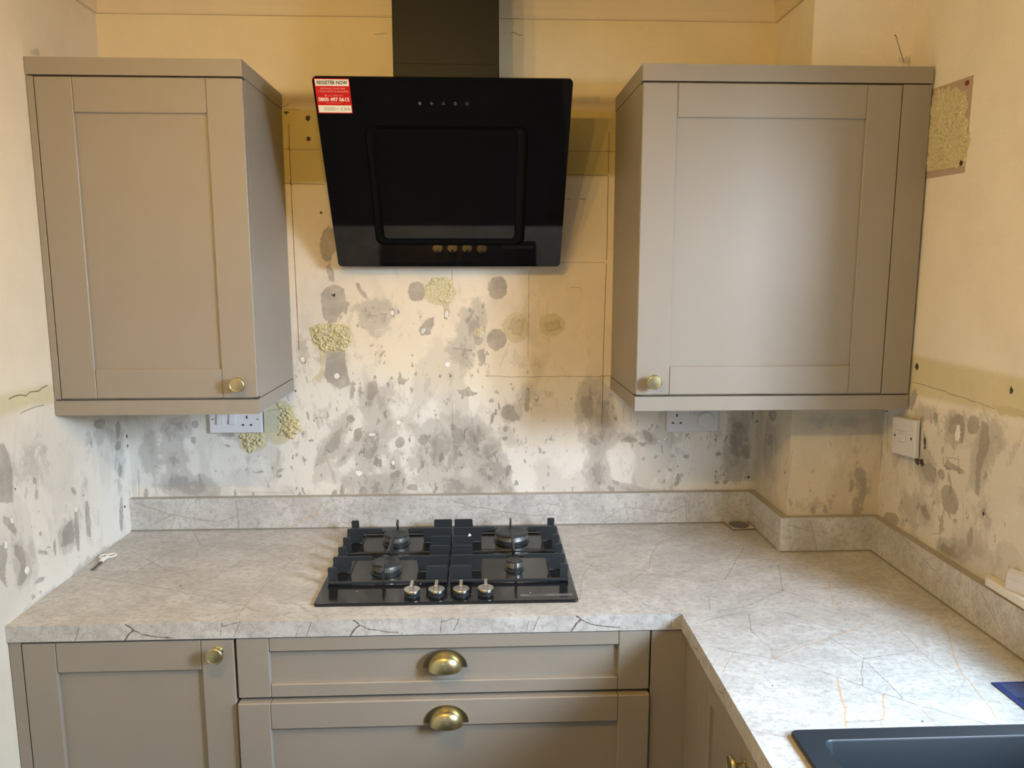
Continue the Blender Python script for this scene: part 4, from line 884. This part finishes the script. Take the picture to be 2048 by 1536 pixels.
# touch icons
def icon(cx, cy, polys):
    mb = MB()
    for p in polys: mb.prism([(cx+a, cy+b) for a, b in p][::-1], .0001, .0003, lambda a, b, d: H(a, b, d))
    mb.build('touch_icon', M_GREYPRINT, hood)
def petal(a, r0, r1, w, n=8):
    ca, sa = math.cos(a), math.sin(a); m = (r0+r1)/2; h = (r1-r0)/2
    return [(ca*(m+h*math.cos(t))-sa*w*math.sin(t), sa*(m+h*math.cos(t))+ca*w*math.sin(t)) for t in [2*math.pi*k/n for k in range(n)]]
def arc(r0, r1, a0, a1, n=10):
    A = [math.radians(a0+(a1-a0)*k/n) for k in range(n+1)]
    return [[(r0*math.cos(p), r0*math.sin(p)), (r1*math.cos(p), r1*math.sin(p)), (r1*math.cos(q), r1*math.sin(q)), (r0*math.cos(q), r0*math.sin(q))] for p, q in zip(A[:-1], A[1:])]
iy = .0585
icon(.2390, iy, [petal(math.radians(-90+72*k), .0004, .0044, .0013) for k in range(5)])
icon(.2662, iy, [petal(math.radians(90*k), .0003, .0044, .0010) for k in range(4)])
icon(.2934, iy, [petal(math.radians(-90+120*k), .0010, .0044, .0012) for k in range(3)])
icon(.3206, iy, arc(.0019, .0034, 0, 360, 14)+[[(-.0014, -.0028), (.0014, -.0028), (0, -.0056)]])
icon(.3478, iy, arc(.0026, .0037, -55, 235, 14)+[[(-.0005, -.0044), (.0005, -.0044), (.0005, -.0012), (-.0005, -.0012)]])

# ================================================================== HOB
hob = empty('gas_hob', (.909, -.29, WT), 'black four burner gas hob set in the worktop', 'gas hob')
GX0, GX1, GY0, GY1, GZ = .6172, 1.2009, -.5405, -.0380, WT+.0065
def plate(mb, x0, x1, y0, y1, r, z0, z1, b=.0022):
    n = None; lv = [(0, z0), (0, z1-b), (b*.35, z1-b*.35), (b, z1)]; rings = []
    for ins, z in lv: rings.append([(x, y, z) for x, y in rrect(x0+ins, x1-ins, y0+ins, y1-ins, max(r-ins, .001), 5)])
    n = len(rings[0]); v = [p for r_ in rings for p in r_]; f = []
    for i in range(len(rings)-1):
        for k in range(n): j = (k+1) % n; f.append((i*n+k, i*n+j, (i+1)*n+j, (i+1)*n+k))
    f.append(list(range(n))[::-1]); f.append([(len(rings)-1)*n+k for k in range(n)])
    return mb.add(v, f)
mb = MB(); plate(mb, GX0, GX1, GY0, GY1, .010, WT+.0004, GZ); mb.build('hob_plate', M_ENAMEL, hob)
wells = [(.673, .832, -.233, -.074), (.674, .832, -.432, -.278), (.9865, 1.148, -.226, -.070), (.9865, 1.147, -.424, -.272)]
M_WELL = simple('black_enamel_well', (.016, .014, .013), .16, 0., .1, 40)
for x0, x1, y0, y1 in wells:      # raised lip around each burner bay, with the bay floor inside it
    mb = MB(); o_ = rrect(x0-.004, x1+.004, y0-.004, y1+.004, .008); i_ = rrect(x0, x1, y0, y1, .006); n = len(o_); v = []
    for a in o_: v.append((*a, GZ))
    for a in i_: v.append((*a, GZ+.0013))
    for k in i_: v.append((*k, GZ+.0003))
    f = []
    for k in range(n): j = (k+1) % n; f += [(k, j, n+j, n+k), (n+k, n+j, 2*n+j, 2*n+k)]
    mb.mi = 0; mb.add(v, f); mb.mi = 1; mb.add([(*a, GZ+.0003) for a in i_], [list(range(n))]); mb.build('burner_bay', [M_IRON, M_WELL], hob)
def burner(x, y, r):
    T = Matrix.Translation((x, y, GZ))
    mb = MB(); mb.lathe([(r+.004, .0004), (r+.004, .0020), (r*.92, .0035), (r*.92, .008)], T, 48); b = mb.build('burner', M_IRON, hob)
    mb = MB(); prof = [(r*.90, .008), (r*.97, .0085), (r, .010), (r, .0205), (r*.97, .0212), (r*.6, .0212)]; mb.lathe(prof, T, 48); mb.build('burner_ring', M_RING, b, 'bright steel flame ring')
    mb = MB(); n = 36 if r > .03 else 24
    for k in range(n):
        a = 2*math.pi*k/n; M = T @ Matrix.Rotation(a, 4, 'Z'); mb.box(r-.001, r+.0004, -.0005, .0005, .0176, .0206, 0, M)
    mb.build('flame_slots', M_DARK, b)
    mb = MB(); R = r*1.02; mb.lathe([(R*.98, .0212), (R*.995, .0218), (R*.985, .0236), (R*.90, .0252), (R*.66, .0256), (R*.60, .0247), (.0008, .0247)], T, 48); mb.build('burner_cap', M_IRON, b)
burner(.7590, -.1640, .0335); burner(.7555, -.3600, .0345); burner(1.0675, -.1590, .0445); burner(1.0655, -.3600, .0200)
# igniter
ZT, ZL = .9570, GZ+.0125
def grate(x0, x1, xf, bx, outer_left):
    mb = MB(); t = .0046
    def fx(a, b, y, z0, z1): mb.box(a, b, y-t/2, y+t/2, z0, z1, .0012)       # plate lying in x
    def fy(x, a, b, z0, z1): mb.box(x-t/2, x+t/2, a, b, z0, z1, .0012)       # plate lying in y
    zf0, zf1 = GZ+.0022, GZ+.0095
    for y in (-.100, -.440): fx(x0, x1, y, zf0, zf1)
    fx(x0, x1, -.262, zf0+.003, zf1+.001)
    for x in (x0+t/2, x1-t/2): fy(x, -.442, -.098, zf0, zf1)
    def tri(pts, y): mb.prism(pts, y-t/2, y+t/2, lambda a, z, d: (a, d, z))
    L0, L1 = (x0, x0+.020) if outer_left else (x1-.020, x1); I0, I1 = (x1-.050, x1) if outer_left else (x0, x0+.050)
    for y in (-.098, -.232, -.300, -.432):
        for a, b in ((L0, L1), (I0, I1)):
            tri([(a+.001, zf0), (b+.002*(1 if a == x0 else -1), zf0), (b, ZT-.003), (b-.002, ZT), (a+.002, ZT), (a, ZT-.003)], y)
    for y, r in ((-.166, bx[0]), (-.366, bx[1])):
        wl, wr_ = (.040, .072) if outer_left else (.072, .040)
        tri([(x0, zf0), (x0+wl, zf0), (x0+wl+.004, ZT-.010), (xf-r-.004, ZT-.007), (xf-r-.004, ZT-.002), (xf-r-.007, ZT), (x0+.002, ZT), (x0, ZT-.003)], y)
        tri([(x1, zf0), (x1, ZT-.003), (x1-.002, ZT), (xf+r+.007, ZT), (xf+r+.004, ZT-.002), (xf+r+.004, ZT-.007), (x1-wr_-.004, ZT-.010), (x1-wr_, zf0)], y)
    def triy(pts): mb.prism(pts, xf-t/2, xf+t/2, lambda a, z, d: (d, a, z))
    triy([(-.100, zf0), (-.100, ZT-.003), (-.104, ZT+.003), (-.128, ZT+.001), (-.130, ZT-.006), (-.112, ZT-.014), (-.108, zf0)])
    triy([(-.256, zf0), (-.200, ZT-.010), (-.190, ZT-.004), (-.192, ZT), (-.330, ZT), (-.334, ZT-.004), (-.322, ZT-.010), (-.268, zf0)])
    triy([(-.4415, zf0), (-.4415, ZT-.006), (-.438, ZT), (-.402, ZT), (-.398, ZT-.006), (-.404, ZT-.012), (-.432, zf0+.004), (-.432, zf0)])
    for a in (x0+.01, x1-.01):
        for y in (-.11, -.43): mb.box(a-.004, a+.004, y-.004, y+.004, GZ, zf0+.001)
    return mb.build('pan_support', M_IRON, hob)
grate(.6300, .9060, .7570, (.030, .031), True); grate(.9120, 1.1890, 1.0665, (.040, .016), False)
for kx, ky in ((.8295, -.5005), (.8845, -.5010), (.9395, -.5015), (.9950, -.4995)):
    T = Matrix.Translation((kx, ky, GZ))
    mb = MB(); mb.lathe([(.0175, .0002), (.0175, .0015), (.0135, .004), (.0135, .007)], T, 32); k = mb.build('control_knob', M_IRON, hob)
    mb = MB(); mb.lathe([(.0160, .007), (.0182, .008), (.0186, .010), (.0186, .0140), (.0178, .0150), (.002, .0152)], T, 40); mb.build('knob_skirt', M_STEEL, k, 'brushed steel dial skirt')
    mb = MB(); mb.box(-.0038, .0038, -.0165, .0165, .0148, .0285, .0008, T); mb.build('grip', M_STEEL, k, 'steel grip blade')
mb = MB(); mb.box(1.0725, 1.1900, -.5185, -.5075, GZ+.00005, GZ+.0005); bd = mb.build('badge_strip', simple('grey_badge_print', lin(104, 106, 110), .35, 0, .05), hob, 'grey strip with lettering')
text('lettering', 'BOSCH', .0075, (1.1130, -.5130, GZ+.0006), (1, 0, 0), (0, 1, 0), M_INK, bd, width=.030, bold=.0002)
mb = MB(); T = Matrix.Translation((1.0965, -.5130, GZ+.0006))
for p in arc(.0026, .0033, 0, 360, 16): mb.prism(p, 0, .0001, lambda a, b, d: (1.0945+a, -.5130+b, GZ+.0006+d))
mb.box(1.0928, 1.0934, -.5148, -.5112, GZ+.0006, GZ+.0007); mb.box(1.0956, 1.0962, -.5148, -.5112, GZ+.0006, GZ+.0007); mb.box(1.0930, 1.0960, -.5133, -.5127, GZ+.0006, GZ+.0007)
mb.build('emblem', M_INK, bd)
mb = MB(); mb.lathe([(.0018, 0), (.0018, .0002)], Matrix.Translation((1.1560, -.5130, GZ+.0005)), 12); mb.build('badge_dot', M_GREYPRINT, bd)

# ================================================================== SOCKETS AND SWITCH
M_SHADOW = M_DARK
def faceplate(mb, x0, x1, z0, z1, d=.010, b=.003):
    lv = [(0, 0), (0, -(d-b)), (b*.3, -(d-b*.3)), (b, -d)]; rings = [[(x, y, z) for x, z in rrect(x0+i, x1-i, z0+i, z1-i, .003, 3)] for i, y in lv]
    n = len(rings[0]); v = [p for r in rings for p in r]; f = []
    for i in range(3):
        for k in range(n): j = (k+1) % n; f.append((i*n+k, (i+1)*n+k, (i+1)*n+j, i*n+j))
    f.append([3*n+k for k in range(n)][::-1]); f.append(list(range(n)))
    return mb.add(v, f)
def screws(parent, pts, y):
    for x, z in pts:
        mb = MB(); mb.lathe([(.0030, 0), (.0030, .0004), (.0024, .0008)], Matrix.Translation((x, y, z)) @ Matrix.Rotation(math.pi/2, 4, 'X'), 14); s = mb.build('screw', M_STEEL, parent)
        mb = MB(); mb.box(x-.0022, x+.0022, y-.0012, y-.0007, z-.0004, z+.0004); mb.build('screw_slot', M_DARK, s)
def pins(parent, x, z, y):
    for a, b, w, h in ((0, 0, .0040, .0085), (-.0111, -.0222, .0068, .0042), (.0111, -.0222, .0068, .0042)):
        mb = MB(); mb.box(x+a-w/2, x+a+w/2, y-.0003, y+.002, z+b-h/2, z+b+h/2); mb.build('pin_hole', M_DARK, parent)
# left: cooker switch with socket, mostly below the pelmet
X0, X1, Z1_, Z0_ = .2300, .3767, 1.2730, 1.1868
s1 = empty('cooker_switch_socket', ((X0+X1)/2, 0, Z0_), 'white switched socket plate with two rockers, under the left wall cabinet', 'socket')
mb = MB(); faceplate(mb, X0, X1, Z0_, Z1_, .012); mb.build('faceplate', M_WHITE, s1)
for rx, w in ((.2625, .0175), (.2960, .0165)):
    mb = MB(); mb.prism([(-.0120, 1.2130), (-.0190, 1.2140), (-.0150, 1.2480), (-.0120, 1.2490)], rx-w/2, rx+w/2, lambda y, z, x: (x, y, z)); mb.build('rocker', M_WHITE, s1)
pins(s1, .3345, 1.2320, -.0122); screws(s1, ((.2412, 1.2262), (.3640, 1.2262)), -.0121)
# right: single socket with round dial
X0, X1, Z1_, Z0_ = 1.5180, 1.6680, 1.2650, 1.1778
s2 = empty('dial_timer_socket', ((X0+X1)/2, 0, Z0_), 'white socket plate with a large round dial, under the right wall cabinet', 'socket')
mb = MB(); faceplate(mb, X0, X1, Z0_, Z1_, .010); mb.build('faceplate', M_WHITE, s2)
pins(s2, 1.5470, 1.2270, -.0102)
mb = MB(); mb.lathe([(.0005+.0232, 0), (.0232, .0040), (.0222, .0052), (.018, .0056)], Matrix.Translation((1.6295, -.0100, 1.2120)) @ Matrix.Rotation(math.pi/2, 4, 'X'), 40); mb.build('dial', M_WHITE, s2)
mb = MB(); mb.box(1.5835, 1.5925, -.0140, -.0100, 1.2275, 1.2500, .0008); mb.build('rocker', M_WHITE, s2)
mb = MB(); mb.box(1.5965, 1.6100, -.0106, -.0100, 1.2275, 1.2282); mb.box(1.5965, 1.5972, -.0106, -.0100, 1.2275, 1.2500); mb.build('edge_shade_line', M_EDGE_SHADE, s2)
mb = MB(); mb.lathe([(.0034, 0), (.0034, .0006), (.0026, .0010)], Matrix.Translation((1.5290, -.0100, 1.2245)) @ Matrix.Rotation(math.pi/2, 4, 'X'), 16); mb.build('screw_cover', M_WHITE, s2)
# right wall: fused spur, cutout behind it
S = empty('fused_spur_switch', (XR, -.363, 1.19), 'white square fused switch hanging loose on the right wall above the upstand', 'switch')
mb = MB(); faceplate(mb, -.0455, .0455, -.0455, .0455, .011)
R_ = Matrix.Translation((XR-.010, -.3655, 1.2385)) @ Matrix.Rotation(math.radians(-90), 4, 'Z') @ Matrix.Rotation(math.radians(-4), 4, 'Y')
R_ = R_ @ Matrix.Rotation(math.radians(4), 4, 'Z')
def tr(mb): mb.v = [tuple(R_ @ Vector(p)) for p in mb.v]; return mb
tr(mb).build('faceplate', M_WHITE, S)
mb = MB(); mb.box(-.012, .012, -.0155, -.011, -.012, .008, .001); tr(mb).build('rocker', M_WHITE, S)
mb = MB(); mb.box(-.024, .010, -.0116, -.011, .0135, .0142); tr(mb).build('edge_shade_line', M_EDGE_SHADE, S)
for a in (-.034, .030):
    mb = MB(); mb.box(a, a+.004, -.0116, -.011, -.003, .003); tr(mb).build('screw', M_DARK, S)
mb = MB(); mb.box(-.034, .034, 0, .0095, -.034, .034); tr(mb).build('back_box', M_DARK, S)
mb = MB(); c0 = Vector((XR-.006, -.400, 1.196)); mb.tube([c0+Vector((0, 0, .012)), c0, c0+Vector((.002, -.004, -.012)), c0+Vector((.006, -.006, -.016))], .0035, 8); mb.build('cable', simple('grey_cable', lin(96, 84, 84), .6), S)

# ================================================================== SMALL THINGS
# scissors
sci = empty('scissors', (.035, -.25, WT), 'small white handled scissors lying beside the left wall on the worktop', 'scissors')
def tp(px, py, z=WT): p = at_plane(px, py, (0, 0, z), (0, 0, 1)); return Vector((p[0], p[1], z))
def loop(cx, cy, a, b, ang, n=20):
    P = []
    ca, sa = math.cos(ang), math.sin(ang)
    for k in range(n):
        t = 2*math.pi*k/n; P.append((cx+ca*a*math.cos(t)-sa*b*math.sin(t), cy+sa*a*math.cos(t)+ca*b*math.sin(t), WT+.0042))
    return P
piv = tp(202, 1126)
for (pa, pb, w) in ((tp(190, 1119), tp(207, 1111.5), .010), (tp(213, 1117), tp(233, 1110.5), .011)):
    c_ = (pa+pb)/2; dd = pb-pa; mb = MB(); P = loop(max(c_.x, .021), c_.y, dd.length/2*.92, w, math.atan2(dd.y, dd.x))
    mb.tube(P, .0020, 8, True); near = min(P, key=lambda q: (Vector(q)-piv).length); mb.tube([near, tuple((Vector(near)+piv)/2+Vector((0, 0, .003))), (piv.x, piv.y, WT+.004)], [.0036, .0045, .0040], 8)
    mb.build('handle', simple('white_handle', lin(236, 234, 226), .35), sci)
tip = tp(184, 1142)
for sgn in (-1, 1):
    d_ = (tip-piv); nrm = Vector((-d_.y, d_.x, 0)).normalized(); mb = MB(); o1 = nrm*.0035*sgn
    pts = [piv+nrm*.004*sgn, piv-nrm*.003*sgn, tip+o1*.2, tip+o1*.9]
    z0 = WT+.0012+(.0018 if sgn > 0 else 0)
    v = [(p.x, p.y, z0) for p in pts]+[(p.x, p.y, z0+.0014) for p in pts]; f = [(0, 1, 2, 3), (4, 7, 6, 5)]+[(i, (i+1) % 4, 4+(i+1) % 4, 4+i) for i in range(4)]
    mb.add(v, f); mb.build('blade', steel_mat('dark_blade', lin(88, 84, 86)), sci)
# square sample in the corner
g = empty('backbox_plate', (1.735, -.05, WT), 'small square grey plate with a round dark disc, in the back corner of the worktop', 'plate')
ang = math.radians(6); Mg = Matrix.Translation((1.722, -.066, WT)) @ Matrix.Rotation(ang, 4, 'Z')
mb = MB(); mb.prism(rrect(-.034, .034, -.036, .036, .004, 3), .0003, .0030, lambda a, b, d: Mg @ Vector((a, b, d))); mb.build('base', simple('pale_grey_card', lin(178, 172, 166), .6), g)
mb = MB(); mb.prism(rrect(-.031, .034, -.030, .037, .004, 3), .0042, .0066, lambda a, b, d: Mg @ Matrix.Rotation(.02, 4, 'X') @ Vector((a, b, d))); mb.build('top_layer', simple('grey_card_edge', lin(92, 86, 84), .6), g)
mb = MB(); mb.prism(rrect(-.0305, .0335, -.0295, .0365, .004, 3), .0067, .0072, lambda a, b, d: Mg @ Matrix.Rotation(.02, 4, 'X') @ Vector((a, b, d))); mb.build('label_face', simple('silver_card', lin(196, 188, 180), .4), g)
mb = MB(); mb.lathe([(.028, .0073), (.028, .0088), (.026, .0094)], Mg @ Matrix.Rotation(.02, 4, 'X') @ Matrix.Translation((0, .003, 0)), 36); mb.build('disc', simple('charcoal_disc', lin(104, 100, 106), .35), g, 'dark grey round disc')
# blue leaflet
c = [tp(1982, 1367), tp(2048, 1419.5)]
lf = empty('leaflet', (1.95, -.95, WT), 'blue glossy leaflet on the worktop between the sink and the right upstand', 'leaflet')
dv = (c[1]-c[0]).normalized(); du = Vector((-dv.y, dv.x, 0)); du = du if du.x > 0 else -du; O = c[0]
def lq(a, b, z0, z1): 
    mb = MB(); P = [O+du*p+dv*q for p, q in ((a[0], b[0]), (a[1], b[0]), (a[1], b[1]), (a[0], b[1]))]
    mb.prism([(p.x, p.y) for p in P], z0, z1, lambda x, y, d: (x, y, d)); return mb
lq((0, .100), (0, .122), WT+.0004, WT+.0022).build('cover', simple('blue_gloss_print', lin(22, 50, 112), .25), lf)
lq((.010, .09), (.006, .05), WT+.0023, WT+.0025).build('printed_picture', simple('blue_grey_picture', lin(56, 74, 118), .25, 0, .6, 60), lf)
lq((.010, .09), (.052, .114), WT+.0023, WT+.0025).build('printed_block', simple('dark_slate_print', lin(30, 46, 76), .25, 0, .2, 60), lf)
# crumbs
def crumb(px, py, z, r, mat, label, grp, flat=.6):
    p = tp(px, py, z); mb = MB(); v = []; n = 6
    for k in range(n):
        a = 2*math.pi*k/n; rr = r*random.uniform(.6, 1.15); v.append((p.x+rr*math.cos(a), p.y+rr*math.sin(a), z+.0001))
    for k in range(n):
        a = 2*math.pi*k/n+.3; rr = r*random.uniform(.4, .8); v.append((p.x+rr*math.cos(a), p.y+rr*math.sin(a), z+r*flat*random.uniform(.7, 1.1)))
    mb.add(v, [list(range(n))[::-1], list(range(n, 2*n))]+[(k, (k+1) % n, n+(k+1) % n, n+k) for k in range(n)])
    o = mb.build('plaster_crumb', mat); tag(o, label, 'crumb', grp)
M_CR = simple('white_plaster_crumb', lin(230, 226, 216), .8); M_CD = simple('dark_grit', lin(66, 56, 48), .8)
crumb(1161, 1155, WT, .0022, M_CR, 'white plaster crumb on the worktop just right of the hob', None)
crumb(1598, 1223, WT, .0016, M_CR, 'tiny white crumb at the seam of the right worktop', None)
crumb(1545, 1371, WT, .0017, M_CD, 'dark speck of grit midway down the right worktop, nearer the drawers', None)
crumb(1845, 1443, WT, .0019, M_CD, 'dark speck of grit on the right worktop just behind the sink', None)
crumb(361, 1172, WT, .0022, M_CD, 'small dark speck on the left part of the back worktop', None)
crumb(100, 1175, WT, .003, M_CD, 'dark bit of debris on the worktop against the left wall', None)
for px, py, r, w_ in ((714, 1183, .0012, 'at its front left, well left of the dials'), (841, 1168, .0016, 'behind and right of the leftmost dial'), (862, 1163, .0018, 'just behind the second dial from the left'),
        (943, 1188, .0010, 'between the two right dials'), (1061, 1186, .0013, 'just behind the grey lettered strip'), (1000, 1089, .0018, 'at the front of the large rear right burner'), (1053, 1112, .0013, 'at the back of the small front right burner bay')):
    crumb(px, py, GZ+.0004, r, M_CR, 'white plaster fleck on the hob, '+w_, 'plaster flecks on the hob')
p = tp(941, 1092, ZT); mb = MB()
z0 = GZ+.0004
mb.add([(.9515, -.2385, ZT+.0002), (.9585, -.2350, ZT+.0002), (.9600, -.2280, ZT+.001), (.9545, -.2290, ZT+.006), (.9560, -.2330, ZT+.0045)], [(0, 1, 4), (1, 2, 4), (2, 3, 4), (3, 0, 4), (0, 3, 2, 1)])
o = mb.build('plaster_flake', M_CR); tag(o, 'white plaster flake caught on the right pan support near the middle', 'flake')

# ================================================================== SINK
snk = empty('sink', ((SX0+SX1)/2, -1.5, WT), 'dark charcoal composite sink set in the right worktop', 'sink')
bx0, bx1, by0, by1 = SX0+.040, SX1-.045, -1.50, SY1-.030
mb = MB(); N = 6
def ring(x0, x1, y0, y1, r, z): return [(x, y, z) for x, y in rrect(x0, x1, y0, y1, r, N)]
def loft(mb, rings, capl=False):
    n = len(rings[0]); v = [p for r in rings for p in r]; f = []
    for i in range(len(rings)-1):
        for k in range(n): j = (k+1) % n; f.append((i*n+k, i*n+j, (i+1)*n+j, (i+1)*n+k))
    if capl: f.append([(len(rings)-1)*n+k for k in range(n)])
    mb.add(v, f, True)
zt = WT+.0085
loft(mb, [ring(SX0+.003, SX1-.003, SY0, SY1-.003, .010, WT+.0006), ring(SX0, SX1, SY0-.003, SY1, .012, WT+.003), ring(SX0, SX1, SY0-.003, SY1, .012, zt-.002), ring(SX0+.0025, SX1-.0025, SY0, SY1-.0025, .010, zt)])
# rim between outer edge and the two openings: bowl and drainer
dx0, dx1, dy0, dy1 = bx0, bx1, SY0+.035, -1.54
def holeplate(mb, xo, yo, holes, z):
    xs = sorted({xo[0], xo[1]}|{h[0] for h in holes}|{h[1] for h in holes}); ys = sorted({yo[0], yo[1]}|{h[2] for h in holes}|{h[3] for h in holes})
    for a, b in zip(xs[:-1], xs[1:]):
        for c_, d_ in zip(ys[:-1], ys[1:]):
            mx, my = (a+b)/2, (c_+d_)/2
            if any(h[0] < mx < h[1] and h[2] < my < h[3] for h in holes): continue
            mb.add([(a, c_, z), (b, c_, z), (b, d_, z), (a, d_, z)], [(0, 1, 2, 3)])
holeplate(mb, (SX0+.0095, SX1-.0095), (SY0+.0075, SY1-.0095), [(bx0, bx1, by0, by1), (dx0, dx1, dy0, dy1)], zt)
# fill the thin band between rounded outer ring and plate
o_ = ring(SX0+.0025, SX1-.0025, SY0, SY1-.0025, .010, zt); i_ = ring(SX0+.0094, SX1-.0094, SY0+.0074, SY1-.0094, .0006, zt); loft(mb, [o_, i_])
mb.build('rim', M_SINK, snk)
mb = MB()
def corner_fill(mb, x0, x1, y0, y1, r, z):
    sq = ring(x0, x1, y0, y1, .0002, z); rr = ring(x0, x1, y0, y1, r, z); loft(mb, [sq, rr])
corner_fill(mb, bx0, bx1, by0, by1, .016, zt)
loft(mb, [ring(bx0, bx1, by0, by1, .016, zt), ring(bx0+.002, bx1-.002, by0+.002, by1-.002, .015, zt-.003), ring(bx0+.010, bx1-.010, by0+.010, by1-.010, .030, zt-.15), ring(bx0+.030, bx1-.030, by0+.030, by1-.030, .040, zt-.175)], True); mb.build('bowl', M_SINK, snk)
mb = MB(); corner_fill(mb, dx0, dx1, dy0, dy1, .016, zt)
loft(mb, [ring(dx0, dx1, dy0, dy1, .016, zt), ring(dx0+.004, dx1-.004, dy0+.004, dy1-.004, .014, zt-.006)], True); mb.build('drainer', M_SINK, snk)
mb = MB(); mb.lathe([(.043, 0), (.043, .002), (.036, .003), (.030, .0005)], Matrix.Translation(((bx0+bx1)/2, (by0+by1)/2, zt-.1745)), 32); mb.build('waste', M_STEEL, snk)
